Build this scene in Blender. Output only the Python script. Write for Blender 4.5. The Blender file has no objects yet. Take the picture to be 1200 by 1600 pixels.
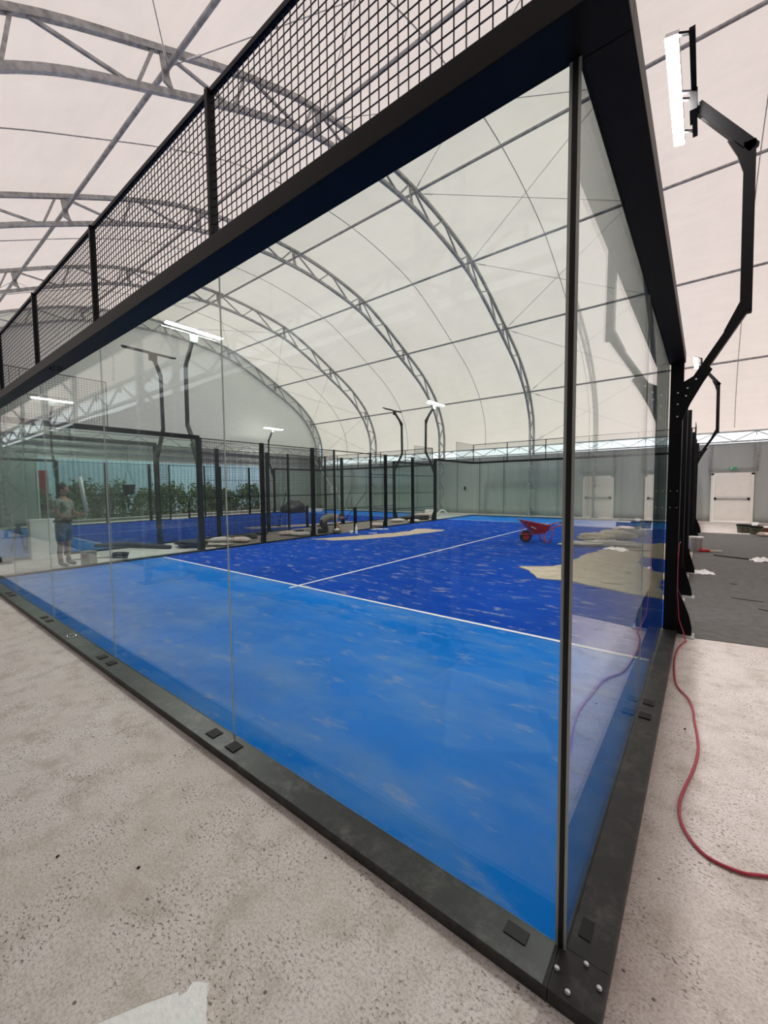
import bpy, bmesh, math, random
from mathutils import Vector, Matrix, noise
random.seed(7)
PI = math.pi
C = bpy.context.scene.collection
sc = bpy.context.scene

# ------------------------------------------------------------------ camera, world, exposure
FPX = 639.09
CAM = (0.3447, -1.4086, 1.6461)
YAW, PITCH, ROLL = 0.6651, -0.0596, -0.0095
cd = bpy.data.cameras.new('camera'); cam = bpy.data.objects.new('camera', cd); C.objects.link(cam)
cd.sensor_fit = 'HORIZONTAL'; cd.sensor_width = 36.0; cd.lens = FPX / 1200 * 36.0
cd.clip_start = 0.05; cd.clip_end = 300
f_ = Vector((-math.sin(YAW) * math.cos(PITCH), math.cos(YAW) * math.cos(PITCH), math.sin(PITCH)))
r_ = Vector((math.cos(YAW), math.sin(YAW), 0)); u_ = r_.cross(f_)
r2 = r_ * math.cos(ROLL) + u_ * math.sin(ROLL); u2 = -r_ * math.sin(ROLL) + u_ * math.cos(ROLL)
m3 = Matrix((r2, u2, -f_)).transposed()
cam.matrix_world = Matrix.Translation(CAM) @ m3.to_4x4()
sc.camera = cam

sc.view_settings.view_transform = 'Standard'; sc.view_settings.look = 'None'
sc.view_settings.exposure = 0.0; sc.view_settings.gamma = 1.0; sc.view_settings.use_curve_mapping = False
sc.cycles.max_bounces = 14; sc.cycles.diffuse_bounces = 6; sc.cycles.glossy_bounces = 5
sc.cycles.transparent_max_bounces = 40; sc.cycles.transmission_bounces = 6
sc.cycles.use_denoising = True; sc.cycles.caustics_reflective = False; sc.cycles.caustics_refractive = False
sc.cycles.sample_clamp_indirect = 6.0

w = bpy.data.worlds.new('sky'); sc.world = w; w.use_nodes = True
SKY = 1.5
bg = w.node_tree.nodes['Background']; bg.inputs[0].default_value = (0.93, 0.97, 1.0, 1); bg.inputs[1].default_value = SKY

sd_ = bpy.data.lights.new('sun', 'SUN'); sd_.energy = .45; sd_.angle = .05; sd_.color = (1, .96, .90)
sun = bpy.data.objects.new('sun', sd_); C.objects.link(sun); sun.rotation_euler = Vector((-.42, -.50, -.76)).to_track_quat('-Z', 'Y').to_euler()

# ------------------------------------------------------------------ materials
def new_mat(name):
    m = bpy.data.materials.new(name); m.use_nodes = True
    nt = m.node_tree; b = nt.nodes['Principled BSDF']
    return m, nt, b
def N(nt, t, **kw):
    n = nt.nodes.new(t)
    for k, v in kw.items(): setattr(n, k, v)
    return n
def L(nt, a, b): nt.links.new(a, b)
def ramp(nt, fac, stops, interp='LINEAR'):
    r = N(nt, 'ShaderNodeValToRGB'); r.color_ramp.interpolation = interp
    while len(r.color_ramp.elements) < len(stops): r.color_ramp.elements.new(0.5)
    for e, (p, c) in zip(r.color_ramp.elements, stops):
        e.position = p; e.color = (c, c, c, 1) if isinstance(c, (int, float)) else (*c, 1)
    L(nt, fac, r.inputs[0]); return r.outputs[0]
def tex_noise(nt, scale, detail=4, rough=.55, vec=None, stretch=None):
    n = N(nt, 'ShaderNodeTexNoise'); n.inputs['Scale'].default_value = scale
    n.inputs['Detail'].default_value = detail; n.inputs['Roughness'].default_value = rough
    v = vec
    if v is None:
        v = N(nt, 'ShaderNodeTexCoord').outputs['Object']
    if stretch:
        mp = N(nt, 'ShaderNodeMapping'); mp.inputs['Scale'].default_value = stretch; L(nt, v, mp.inputs[0]); v = mp.outputs[0]
    L(nt, v, n.inputs['Vector']); return n.outputs['Fac']
def mixc(nt, fac, a, b, mode='MIX'):
    m = N(nt, 'ShaderNodeMix', data_type='RGBA', blend_type=mode)
    if isinstance(fac, (int, float)): m.inputs[0].default_value = fac
    else: L(nt, fac, m.inputs[0])
    for s, v in ((m.inputs[6], a), (m.inputs[7], b)):
        if isinstance(v, tuple): s.default_value = (*v, 1)
        else: L(nt, v, s)
    return m.outputs[2]
def bump(nt, b, h, strength=.3, dist=.01):
    bp = N(nt, 'ShaderNodeBump'); bp.inputs['Strength'].default_value = strength; bp.inputs['Distance'].default_value = dist
    L(nt, h, bp.inputs['Height']); L(nt, bp.outputs[0], b.inputs['Normal'])
def simple(name, col, rough=.6, metal=0, var=.12, scale=8, bmp=0, spec=None):
    m, nt, b = new_mat(name)
    n = tex_noise(nt, scale, 5)
    c = ramp(nt, n, [(.3, tuple(x * (1 - var) for x in col)), (.7, tuple(min(1, x * (1 + var)) for x in col))])
    L(nt, c, b.inputs['Base Color']); b.inputs['Roughness'].default_value = rough; b.inputs['Metallic'].default_value = metal
    if spec is not None: b.inputs['Specular IOR Level'].default_value = spec
    if bmp: bump(nt, b, n, bmp, .02)
    return m

def mat_concrete():
    m, nt, b = new_mat('concrete')
    co = N(nt, 'ShaderNodeTexCoord').outputs['Object']
    big = tex_noise(nt, .8, 4, .6, co); mid = tex_noise(nt, 4.5, 7, .7, co); fine = tex_noise(nt, 95, 5, .75, co)
    c = ramp(nt, big, [(.32, (.68, .60, .565)), (.5, (.80, .74, .725)), (.68, (.89, .84, .84))])
    c = mixc(nt, ramp(nt, mid, [(.35, .8), (.5, .2), (.7, 0)]), c, (.50, .43, .38))
    c = mixc(nt, ramp(nt, tex_noise(nt, 9, 6, .7, co), [(.55, 0), (.75, .5)]), c, (.84, .79, .76))
    c = mixc(nt, ramp(nt, fine, [(.38, .6), (.52, 0)]), c, (.38, .32, .29))
    c = mixc(nt, ramp(nt, fine, [(.56, 0), (.72, .5)]), c, (.88, .84, .81))
    patch = tex_noise(nt, 3.2, 4, .65, co)
    pit = tex_noise(nt, 60, 3, .6, co, (1, 1.5, 1)); pm = N(nt, 'ShaderNodeMath', operation='MULTIPLY')
    L(nt, ramp(nt, pit, [(.57, 0), (.64, 1)]), pm.inputs[0]); L(nt, ramp(nt, patch, [(.44, .15), (.58, 1)]), pm.inputs[1])
    c = mixc(nt, pm.outputs[0], c, (.20, .165, .145))
    vor = N(nt, 'ShaderNodeTexVoronoi'); vor.inputs['Scale'].default_value = 11; L(nt, co, vor.inputs['Vector'])
    sp = N(nt, 'ShaderNodeMath', operation='MULTIPLY'); L(nt, ramp(nt, vor.outputs['Distance'], [(.05, .9), (.085, 0)]), sp.inputs[0])
    sep = N(nt, 'ShaderNodeSeparateColor'); L(nt, vor.outputs['Color'], sep.inputs[0]); L(nt, ramp(nt, sep.outputs[0], [(.62, 0), (.66, 1)]), sp.inputs[1])
    c = mixc(nt, sp.outputs[0], c, (.10, .085, .075))
    L(nt, c, b.inputs['Base Color']); b.inputs['Roughness'].default_value = .6
    h = N(nt, 'ShaderNodeMath', operation='SUBTRACT'); L(nt, fine, h.inputs[0]); L(nt, pm.outputs[0], h.inputs[1])
    bump(nt, b, h.outputs[0], .6, .004)
    return m

def mat_turf(name, base, dusty, amount, streak=1.0):
    m, nt, b = new_mat(name)
    co = N(nt, 'ShaderNodeTexCoord').outputs['Object']
    a = tex_noise(nt, 1.3, 6, .62, co, (.7, 1.7, 1)); st = tex_noise(nt, 3.2, 8, .66, co, (.8, 2.0, 1)); fib = tex_noise(nt, 260, 2, .6, co)
    big = tex_noise(nt, .55, 3, .5, co)
    c = ramp(nt, big, [(.3, tuple(x * .86 for x in base)), (.7, tuple(x * 1.12 for x in base))])
    s1 = ramp(nt, a, [(.44, 0), (.72, .6 * amount)])
    c = mixc(nt, s1, c, dusty)
    s2 = ramp(nt, st, [(.565, 0), (.67, .75 * amount * streak)])
    c = mixc(nt, s2, c, (.46, .47, .50))
    c = mixc(nt, ramp(nt, fib, [(.3, .38), (.7, 0)]), c, tuple(x * .45 for x in base))
    L(nt, c, b.inputs['Base Color']); b.inputs['Roughness'].default_value = .9; b.inputs['Specular IOR Level'].default_value = .02
    bump(nt, b, fib, .6, .004)
    return m

def mat_glass():
    m = bpy.data.materials.new('clear_glass'); m.use_nodes = True; nt = m.node_tree; nt.nodes.clear()
    out = N(nt, 'ShaderNodeOutputMaterial'); mix = N(nt, 'ShaderNodeMixShader')
    tr = N(nt, 'ShaderNodeBsdfTransparent'); tr.inputs[0].default_value = (.925, .975, .95, 1)
    gl = N(nt, 'ShaderNodeBsdfGlossy'); gl.inputs['Roughness'].default_value = 0.0; gl.inputs[0].default_value = (.95, .98, 1, 1)
    lw = N(nt, 'ShaderNodeLayerWeight'); lw.inputs['Blend'].default_value = .5
    p = N(nt, 'ShaderNodeMath', operation='POWER'); L(nt, lw.outputs['Facing'], p.inputs[0]); p.inputs[1].default_value = 5
    k = N(nt, 'ShaderNodeMath', operation='MULTIPLY_ADD'); L(nt, p.outputs[0], k.inputs[0]); k.inputs[1].default_value = .92; k.inputs[2].default_value = .034
    L(nt, k.outputs[0], mix.inputs[0]); L(nt, tr.outputs[0], mix.inputs[1]); L(nt, gl.outputs[0], mix.inputs[2]); L(nt, mix.outputs[0], out.inputs[0])
    return m

def mat_fabric(name, col, trans, bump_s=.25, st2=(.35, 1, 2.2)):
    m = bpy.data.materials.new(name); m.use_nodes = True; nt = m.node_tree; nt.nodes.clear()
    out = N(nt, 'ShaderNodeOutputMaterial'); mix = N(nt, 'ShaderNodeMixShader')
    co = N(nt, 'ShaderNodeTexCoord').outputs['Object']
    n = tex_noise(nt, .7, 6, .6, co, (1, .5, .5)); n2 = tex_noise(nt, 3.0, 4, .6, co, st2)
    c = ramp(nt, n, [(.3, tuple(x * .93 for x in col)), (.7, tuple(min(1, x * 1.04) for x in col))])
    c = mixc(nt, .35, c, ramp(nt, n2, [(.35, tuple(x * .9 for x in col)), (.65, col)]))
    d = N(nt, 'ShaderNodeBsdfDiffuse'); t = N(nt, 'ShaderNodeBsdfTranslucent')
    bp = N(nt, 'ShaderNodeBump'); bp.inputs['Strength'].default_value = bump_s; bp.inputs['Distance'].default_value = .08
    L(nt, n2, bp.inputs['Height'])
    L(nt, c, d.inputs[0]); L(nt, c, t.inputs[0]); L(nt, bp.outputs[0], d.inputs['Normal'])
    mix.inputs[0].default_value = trans; L(nt, d.outputs[0], mix.inputs[1]); L(nt, t.outputs[0], mix.inputs[2]); L(nt, mix.outputs[0], out.inputs[0])
    return m

def mat_dusty_black():
    m, nt, b = new_mat('dusty_black_paint')
    co = N(nt, 'ShaderNodeTexCoord').outputs['Object']
    a = tex_noise(nt, 5, 6, .7, co); s = tex_noise(nt, 14, 6, .75, co)
    mk = N(nt, 'ShaderNodeMath', operation='MULTIPLY'); L(nt, ramp(nt, a, [(.45, 0), (.7, 1)]), mk.inputs[0]); L(nt, ramp(nt, s, [(.42, 0), (.68, .6)]), mk.inputs[1])
    c = mixc(nt, mk.outputs[0], (.014, .014, .0145), (.19, .18, .175))
    L(nt, c, b.inputs['Base Color']); b.inputs['Roughness'].default_value = .42
    return m

def mat_emit(name, col, strength):
    m, nt, b = new_mat(name); b.inputs['Base Color'].default_value = (.9, .9, .9, 1)
    b.inputs['Emission Color'].default_value = (*col, 1); b.inputs['Emission Strength'].default_value = strength
    return m
def mat_foliage():
    m, nt, b = new_mat('foliage')
    n = tex_noise(nt, 2.2, 4, .6)
    L(nt, ramp(nt, n, [(.3, (.07, .11, .04)), (.55, (.21, .29, .12)), (.75, (.42, .46, .27))]), b.inputs['Base Color']); b.inputs['Roughness'].default_value = .6
    return m
def mat_cladding():
    m, nt, b = new_mat('ribbed_cladding')
    co = N(nt, 'ShaderNodeTexCoord').outputs['Object']
    wv = N(nt, 'ShaderNodeTexWave'); wv.bands_direction = 'Y'; wv.inputs['Scale'].default_value = 1.1; L(nt, co, wv.inputs['Vector'])
    L(nt, ramp(nt, wv.outputs['Fac'], [(.2, (.50, .70, .95)), (.8, (.72, .90, 1.0))]), b.inputs['Base Color']); b.inputs['Roughness'].default_value = .5
    bump(nt, b, wv.outputs['Fac'], .6, .04)
    return m

M = dict(
    concrete=mat_concrete(),
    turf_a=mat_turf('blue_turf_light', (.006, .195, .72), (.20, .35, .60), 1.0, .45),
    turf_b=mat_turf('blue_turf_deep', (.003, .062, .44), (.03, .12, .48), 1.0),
    glass=mat_glass(),
    roof=mat_fabric('roof_membrane', (.90, .765, .685), .5),
    gable=mat_fabric('gable_membrane', (.80, .77, .70), .25, .5),
    curtain=mat_fabric('grey_curtain', (.44, .455, .445), .03, .8, (1.3, 1.3, .16)),
    black=simple('black_powder_coat', (.0035, .0035, .0045), .42, 0, .2, 12, spec=.14),
    dusty=mat_dusty_black(),
    dark_frame=simple('dark_green_black_paint', (.010, .014, .013), .45, 0, .2, 10, spec=.3),
    wire=simple('black_wire', (.012, .012, .013), .5, 0, .1, 20, spec=.3),
    steel=simple('galvanised_steel', (.36, .36, .365), .5, .35, .35, 9),
    zinc=simple('bright_zinc', (.75, .76, .78), .25, .9, .1, 30),
    white=simple('white_plastic', (.78, .78, .78), .5, 0, .05, 6),
    line=simple('white_line_paint', (.82, .84, .86), .8, 0, .05, 20),
    foam=simple('white_foam', (.95, .95, .98), .9, 0, .05, 40, .3),
    edge=simple('polished_glass_edge', (.45, .45, .43), .3, 0, .05, 20),
    rubber=simple('black_rubber', (.012, .012, .012), .7, 0, .2, 30),
    mat=simple('charcoal_matting', (.135, .132, .13), .95, 0, .16, 9, .3, spec=.1),
    mat2=simple('taupe_underlay', (.22, .20, .18), .95, 0, .18, 6, .3, spec=.1),
    sand=simple('beige_sand', (.56, .48, .38), .95, 0, .16, 4, .4, spec=.1),
    cable=simple('pink_red_cable', (.42, .03, .065), .4, 0, .1, 10),
    red=simple('red_paint', (.42, .018, .02), .4, 0, .3, 14),
    dust=simple('pale_cement_dust', (.50, .47, .42), .95, 0, .2, 14),
    bag=simple('woven_sack', (.62, .58, .54), .85, 0, .12, 14, .5),
    bagpink=simple('pinkish_woven_sack', (.62, .50, .46), .85, 0, .15, 14, .5),
    bagtan=simple('tan_woven_sack', (.55, .48, .37), .85, 0, .15, 14, .5),
    tarp=simple('dark_tarpaulin', (.035, .038, .04), .6, 0, .3, 8, .4),
    olive=simple('olive_cloth', (.10, .10, .07), .8, 0, .3, 8, .4),
    brown=simple('brown_board', (.16, .065, .03), .7, 0, .2, 8),
    door=simple('white_door_paint', (.86, .82, .77), .5, 0, .04, 3),
    green=simple('exit_sign_green', (.02, .30, .14), .5, 0, .05, 5),
    skin=simple('skin', (.48, .27, .19), .55, 0, .08, 10),
    hair=simple('dark_hair', (.02, .015, .012), .7, 0, .2, 30),
    shirt=simple('grey_shirt_cloth', (.34, .33, .29), .9, 0, .15, 10, .3),
    camo=simple('mottled_grey_green_cloth', (.30, .31, .26), .9, 0, .5, 14),
    trouser=simple('dark_trouser_cloth', (.045, .045, .055), .9, 0, .2, 10, .3),
    denim=simple('blue_denim', (.06, .13, .24), .9, 0, .2, 12),
    leaf=mat_foliage(), cladding=mat_cladding(),
    gravel=simple('gravel_ground', (.30, .27, .23), .95, 0, .3, 2, .5),
    lamp=mat_emit('lit_diffuser', (1, .96, .92), 420.0),
    lampoff=simple('grey_diffuser', (.10, .10, .10), .4, 0, .1, 5),
)

# ------------------------------------------------------------------ mesh building
class MB:
    def __init__(s): s.v = []; s.f = []; s.m = []; s.cur = 0
    def add(s, vs, fs):
        o = len(s.v); s.v += [tuple(v) for v in vs]; s.f += [tuple(i + o for i in f) for f in fs]; s.m += [s.cur] * len(fs)
        return s
    def box(s, x0, x1, y0, y1, z0, z1):
        vs = [(x, y, z) for z in (z0, z1) for y in (y0, y1) for x in (x0, x1)]
        return s.add(vs, [(0, 2, 3, 1), (4, 5, 7, 6), (0, 1, 5, 4), (2, 6, 7, 3), (0, 4, 6, 2), (1, 3, 7, 5)])
    def bar(s, a, b, w, h=None, up=(0, 0, 1)):
        h = h or w; a, b = Vector(a), Vector(b); d = (b - a)
        if d.length < 1e-6: return s
        d.normalize(); up = Vector(up)
        if abs(d.dot(up)) > .98: up = Vector((1, 0, 0)) if abs(d.x) < .9 else Vector((0, 1, 0))
        x = d.cross(up).normalized(); y = x.cross(d)
        vs = [p + x * sx * w / 2 + y * sy * h / 2 for p in (a, b) for sx, sy in ((-1, -1), (1, -1), (1, 1), (-1, 1))]
        return s.add(vs, [(0, 3, 2, 1), (4, 5, 6, 7)] + [(i, (i + 1) % 4, 4 + (i + 1) % 4, 4 + i) for i in range(4)])
    def tube(s, pts, r, n=8, caps=True):
        pts = [Vector(p) for p in pts]; rs = r if isinstance(r, (list, tuple)) else [r] * len(pts)
        vs = []; ref = None
        for i, p in enumerate(pts):
            d = (pts[min(i + 1, len(pts) - 1)] - pts[max(i - 1, 0)]).normalized()
            if ref is None:
                ref = Vector((0, 0, 1)) if abs(d.z) < .9 else Vector((1, 0, 0))
            x = d.cross(ref).normalized(); ref = x.cross(d)
            vs += [p + (x * math.cos(2 * PI * k / n) + ref * math.sin(2 * PI * k / n)) * rs[i] for k in range(n)]
        fs = [(i * n + k, i * n + (k + 1) % n, (i + 1) * n + (k + 1) % n, (i + 1) * n + k) for i in range(len(pts) - 1) for k in range(n)]
        if caps: fs += [tuple(range(n))[::-1], tuple((len(pts) - 1) * n + k for k in range(n))]
        return s.add(vs, fs)
    def sq(s, pts, w, h):   # square section swept in plane x=const
        pts = [Vector(p) for p in pts]; vs = []
        for i, p in enumerate(pts):
            d = (pts[min(i + 1, len(pts) - 1)] - pts[max(i - 1, 0)]).normalized(); nn = Vector((0, -d.z, d.y)); X = Vector((1, 0, 0))
            vs += [p + X * a * w / 2 + nn * b * h / 2 for a, b in ((-1, -1), (1, -1), (1, 1), (-1, 1))]
        fs = [(i * 4 + k, i * 4 + (k + 1) % 4, (i + 1) * 4 + (k + 1) % 4, (i + 1) * 4 + k) for i in range(len(pts) - 1) for k in range(4)]
        e = (len(pts) - 1) * 4
        return s.add(vs, fs + [(0, 3, 2, 1), (e, e + 1, e + 2, e + 3)])
    def prism(s, poly, axis, a, b):
        def mk(p, t):
            return (t, p[0], p[1]) if axis == 'x' else (p[0], t, p[1]) if axis == 'y' else (p[0], p[1], t)
        n = len(poly)
        return s.add([mk(p, a) for p in poly] + [mk(p, b) for p in poly],
                     [tuple(range(n))[::-1], tuple(range(n, 2 * n))] + [(i, (i + 1) % n, n + (i + 1) % n, n + i) for i in range(n)])
    def lathe(s, prof, cx=0, cy=0, n=20):
        vs = [(cx + r * math.cos(2 * PI * k / n), cy + r * math.sin(2 * PI * k / n), z) for r, z in prof for k in range(n)]
        fs = [(i * n + k, i * n + (k + 1) % n, (i + 1) * n + (k + 1) % n, (i + 1) * n + k) for i in range(len(prof) - 1) for k in range(n)]
        return s.add(vs, fs + [tuple(range(n))[::-1]] + ([tuple((len(prof) - 1) * n + k for k in range(n))] if prof[-1][0] > 0 else []))
    def build(s, name, mat, parent=None, smooth=False, loc=None, bevel=0):
        me = bpy.data.meshes.new(name); me.from_pydata(s.v, [], s.f)
        mats = mat if isinstance(mat, (list, tuple)) else [mat]
        for m_ in mats: me.materials.append(M[m_] if isinstance(m_, str) else m_)
        if len(mats) > 1:
            for p, i in zip(me.polygons, s.m): p.material_index = i
        bm = bmesh.new(); bm.from_mesh(me); bmesh.ops.recalc_face_normals(bm, faces=bm.faces); bm.to_mesh(me); bm.free()
        if smooth: me.shade_smooth()
        me.update()
        o = bpy.data.objects.new(name, me); C.objects.link(o)
        if parent: o.parent = parent
        if loc: o.location = loc
        if bevel:
            b = o.modifiers.new('bevel', 'BEVEL'); b.width = bevel; b.segments = 2; b.limit_method = 'ANGLE'
        return o

def tag(o, label=None, cat=None, group=None, kind=None):
    if label: o['label'] = label
    if cat: o['category'] = cat
    if group: o['group'] = group
    if kind: o['kind'] = kind
    return o
def thing(name, label, cat, loc=(0, 0, 0), rz=0, group=None):
    o = bpy.data.objects.new(name, None); C.objects.link(o); o.empty_display_size = .1
    o.location = loc; o.rotation_euler = (0, 0, rz); return tag(o, label, cat, group)
def struct(name, mb, mat, label=None, smooth=False, parent=None):
    o = mb.build(name, mat, parent, smooth)
    if not parent: tag(o, label, None, None, 'structure')
    return o
def copy_tree(o, parent=None):
    c = o.copy(); C.objects.link(c); c.parent = parent
    for ch in [x for x in bpy.data.objects if x.parent == o]: copy_tree(ch, c)
    return c
ORD = ['first', 'second', 'third', 'fourth', 'fifth', 'sixth', 'seventh', 'eighth', 'ninth']

# ------------------------------------------------------------------ hall shell
XL, XRW = -24.75, 21.6            # end walls
YC = 9.95
prof = [(0, 11.30), (2, 11.18), (4.2, 10.80), (5.95, 10.15), (7.85, 9.25), (9.75, 8.25), (11.15, 7.1), (11.95, 5.85), (12.2, 4.9), (12.2, 4.1)]
def catmull(P, n=5):
    out = []
    for i in range(len(P) - 1):
        p0 = P[max(i - 1, 0)]; p1 = P[i]; p2 = P[i + 1]; p3 = P[min(i + 2, len(P) - 1)]
        if i == 0: p0 = (-P[1][0], P[1][1])
        for k in range(n):
            t = k / n
            out.append(tuple(.5 * (2 * b + (c - a) * t + (2 * a - 5 * b + 4 * c - d) * t * t + (3 * b - a - 3 * c + d) * t ** 3) for a, b, c, d in zip(p0, p1, p2, p3)))
    return out + [P[-1]]
half = catmull(prof)
full = [(YC - a, z) for a, z in half[::-1]] + [(YC + a, z) for a, z in half[1:]]
def offset(P, d):
    o = []
    for i, p in enumerate(P):
        a = P[max(i - 1, 0)]; b = P[min(i + 1, len(P) - 1)]; tx, tz = b[0] - a[0], b[1] - a[1]; l = math.hypot(tx, tz)
        o.append((p[0] + tz / l * d, p[1] - tx / l * d))
    return o
inner = offset(full, .62); mid = offset(full, .3); skin = offset(full, -.075)

TX = [-24.6, -18.85, -13.1, -7.35, -1.6, 4.15, 9.9, 15.65, 21.4]   # truss planes

floor = MB().box(-24.75, 21.8, -2.6, 22.6, -.2, 0)
struct('floor', floor, 'concrete', 'bare pitted concrete floor slab of the hall')
g = MB().box(-70, -24.75, -40, 60, -.25, -.05).box(-24.75, 21.8, -30, -2.6, -.25, -.05)
tag(g.build('outside_ground', 'gravel'), 'gravelly ground outside the hall beyond the openings', None, None, 'structure')

# roof membrane, slightly scalloped between the trusses
mb = MB(); xs = []
x = XL
while x < XRW + .01: xs.append(x); x += .575
P = [(skin[0][0], 3.93)] + skin + [(skin[-1][0], 3.93)]
for x in xs:
    d = min(abs(x - t) for t in TX) / 2.875
    for (y, z) in P:
        sag = -.05 * (1 - (1 - min(d, 1)) ** 2) if z > 5 else 0
        q = Vector((0, y - YC, z - 4)).normalized() * sag
        mb.v.append((x, y + q.y, z + q.z))
n = len(P)
for i in range(len(xs) - 1):
    for j in range(n - 1): mb.f.append((i * n + j, (i + 1) * n + j, (i + 1) * n + j + 1, i * n + j + 1)); mb.m.append(0)
o = struct('ceiling', mb, 'roof', 'pale translucent membrane vault over the hall', True)

# curtains
def curtain(name, p0, p1, z0, z1, mat, label, amp=.05, step=.12, gaps=()):
    mb = MB(); p0, p1 = Vector(p0), Vector(p1); Ld = (p1 - p0).length; d = (p1 - p0) / Ld; nrm = Vector((-d.y, d.x))
    k = int(Ld / step); zs = [z0 + (z1 - z0) * i / 10 for i in range(11)]
    def P_(t, z):
        a = amp * (noise.noise(Vector((t * .9, z * .15, 3.1 + p0.x))) + .5 * math.sin(t * 2.1 + .6 * math.sin(t * .7)) * .6)
        q = p0 + d * t + nrm * a; return (q.x, q.y, z)
    vs = []
    for i in range(k + 1):
        for z in zs: vs.append(P_(Ld * i / k, z))
    fs = [(i * 11 + j, (i + 1) * 11 + j, (i + 1) * 11 + j + 1, i * 11 + j + 1) for i in range(k) for j in range(10)]
    mb.add(vs, fs)
    o = mb.build(name, mat, None, True); tag(o, label, None, None, 'structure')
    so = o.modifiers.new('thick', 'SOLIDIFY'); so.thickness = .012
    return o
WY = 22.05
DX = [(.55, 1.98), (3.3, 4.73)]       # door openings
curtain('wall_back', (XL, WY), (DX[0][0], WY), 0, 3.43, 'curtain', 'grey curtain wall along the far long side')
curtain('wall_back', (DX[0][1], WY), (DX[1][0], WY), 0, 3.43, 'curtain', 'grey curtain wall between the two white doors')
curtain('wall_back', (DX[1][1], WY), (XRW, WY), 0, 3.43, 'curtain', 'grey curtain wall right of the doors')
for i, (a, b) in enumerate(DX):
    curtain('wall_back', (a, WY), (b, WY), 2.13, 3.43, 'curtain', 'grey curtain piece above the %s white door' % ('nearer' if i == 0 else 'outer'), .01)
NY = -2.25
M['curtain_dark'] = mat_fabric('dark_grey_curtain', (.20, .215, .21), .02, .8, (1.3, 1.3, .16))
curtain('wall_front', (XL, NY), (XRW, NY), 0, 3.43, 'curtain_dark', 'dark grey curtain wall along the near long side')
EX = -24.7
curtain('wall_left', (EX, -2.3), (EX, 3.8), 0, 4.1, 'curtain', 'grey curtain left of the end opening')
curtain('wall_left', (EX, 16.15), (EX, 22.2), 0, 4.1, 'curtain', 'grey curtain right of the end opening')
curtain('wall_left', (EX, 3.8), (EX, 16.15), 3.25, 4.1, 'curtain', 'grey curtain above the end opening', .02)
curtain('wall_left', (EX, 3.8), (EX, 16.15), 0, .14, 'curtain', 'low sill curtain below the end opening', .01)
curtain('wall_right', (21.5, -2.3), (21.5, 22.2), 0, 4.1, 'curtain', 'grey curtain at the right end of the hall')
mb = MB()
for k_ in range(30):
    x_ = -24.2 + 1.52 * k_
    if -.0 < x_ < 5.2: continue
    mb.box(x_ - .018, x_ + .018, WY - .115, WY - .10, .02, 3.43)
struct('trim_2', mb, 'curtain_dark', 'dark vertical seams on the far curtain')
# gables
def gable(name, x, label):
    pts = [(YC - 12.15, 4.1)] + [(y, z) for y, z in skin if z > 4.1] + [(YC + 12.15, 4.1)]
    mb = MB(); vs = []; cols = []
    ys = [YC - 12.15 + 24.3 * i / 80 for i in range(81)]
    def top(y):
        for a, b in zip(skin, skin[1:]):
            if min(a[0], b[0]) <= y <= max(a[0], b[0]) and abs(b[0] - a[0]) > 1e-5:
                return a[1] + (b[1] - a[1]) * (y - a[0]) / (b[0] - a[0])
        return 4.4
    for y in ys:
        t = top(y)
        for k in range(13):
            z = 4.08 + (t - 4.08) * k / 12
            vs.append((x + .07 * noise.noise(Vector((x, y * .6, z * .35))) + .02 * math.sin(y * 2.3), y, z))
    fs = [(i * 13 + j, (i + 1) * 13 + j, (i + 1) * 13 + j + 1, i * 13 + j + 1) for i in range(80) for j in range(12)]
    mb.add(vs, fs); struct(name, mb, 'gable', label, True)
gable('wall_left', -24.75, 'pale grey membrane gable above the end opening')
gable('wall_right', 21.6, 'pale grey membrane gable at the right end')
# frame of the end opening
mb = MB(); fr = .05
mb.box(-24.68, -24.60, 3.76, 3.82, .12, 3.28).box(-24.68, -24.60, 16.12, 16.18, .12, 3.28).box(-24.68, -24.60, 3.76, 16.18, 3.22, 3.28).box(-24.68, -24.60, 3.76, 16.18, .12, .17)
struct('window_1', mb, 'white', 'wide open window frame in the end curtain')
mb = MB().tube([(-24.55, -2.2, 3.98), (-24.55, 22.1, 3.98)], .05).tube([(-24.55, -2.2, 3.62), (-24.55, 22.1, 3.62)], .04)
struct('trim_1', mb, 'steel', 'galvanised pipes across the top of the end curtain', True)

# bright diffusing strips under both eaves
M['strip'] = mat_fabric('diffusing_strip', (.97, .98, .98), .93, 0)
for i_, (yy_, lb_) in enumerate(((22.2, 'bright clear strip under the far eave'), (-2.38, 'bright clear strip under the near eave'))):
    struct('window_%d' % (i_ + 2), MB().add([(XL, yy_, 3.38), (XRW, yy_, 3.38), (XRW, yy_, 4.0), (XL, yy_, 4.0)], [(0, 1, 2, 3)]), 'strip', lb_)

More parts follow.
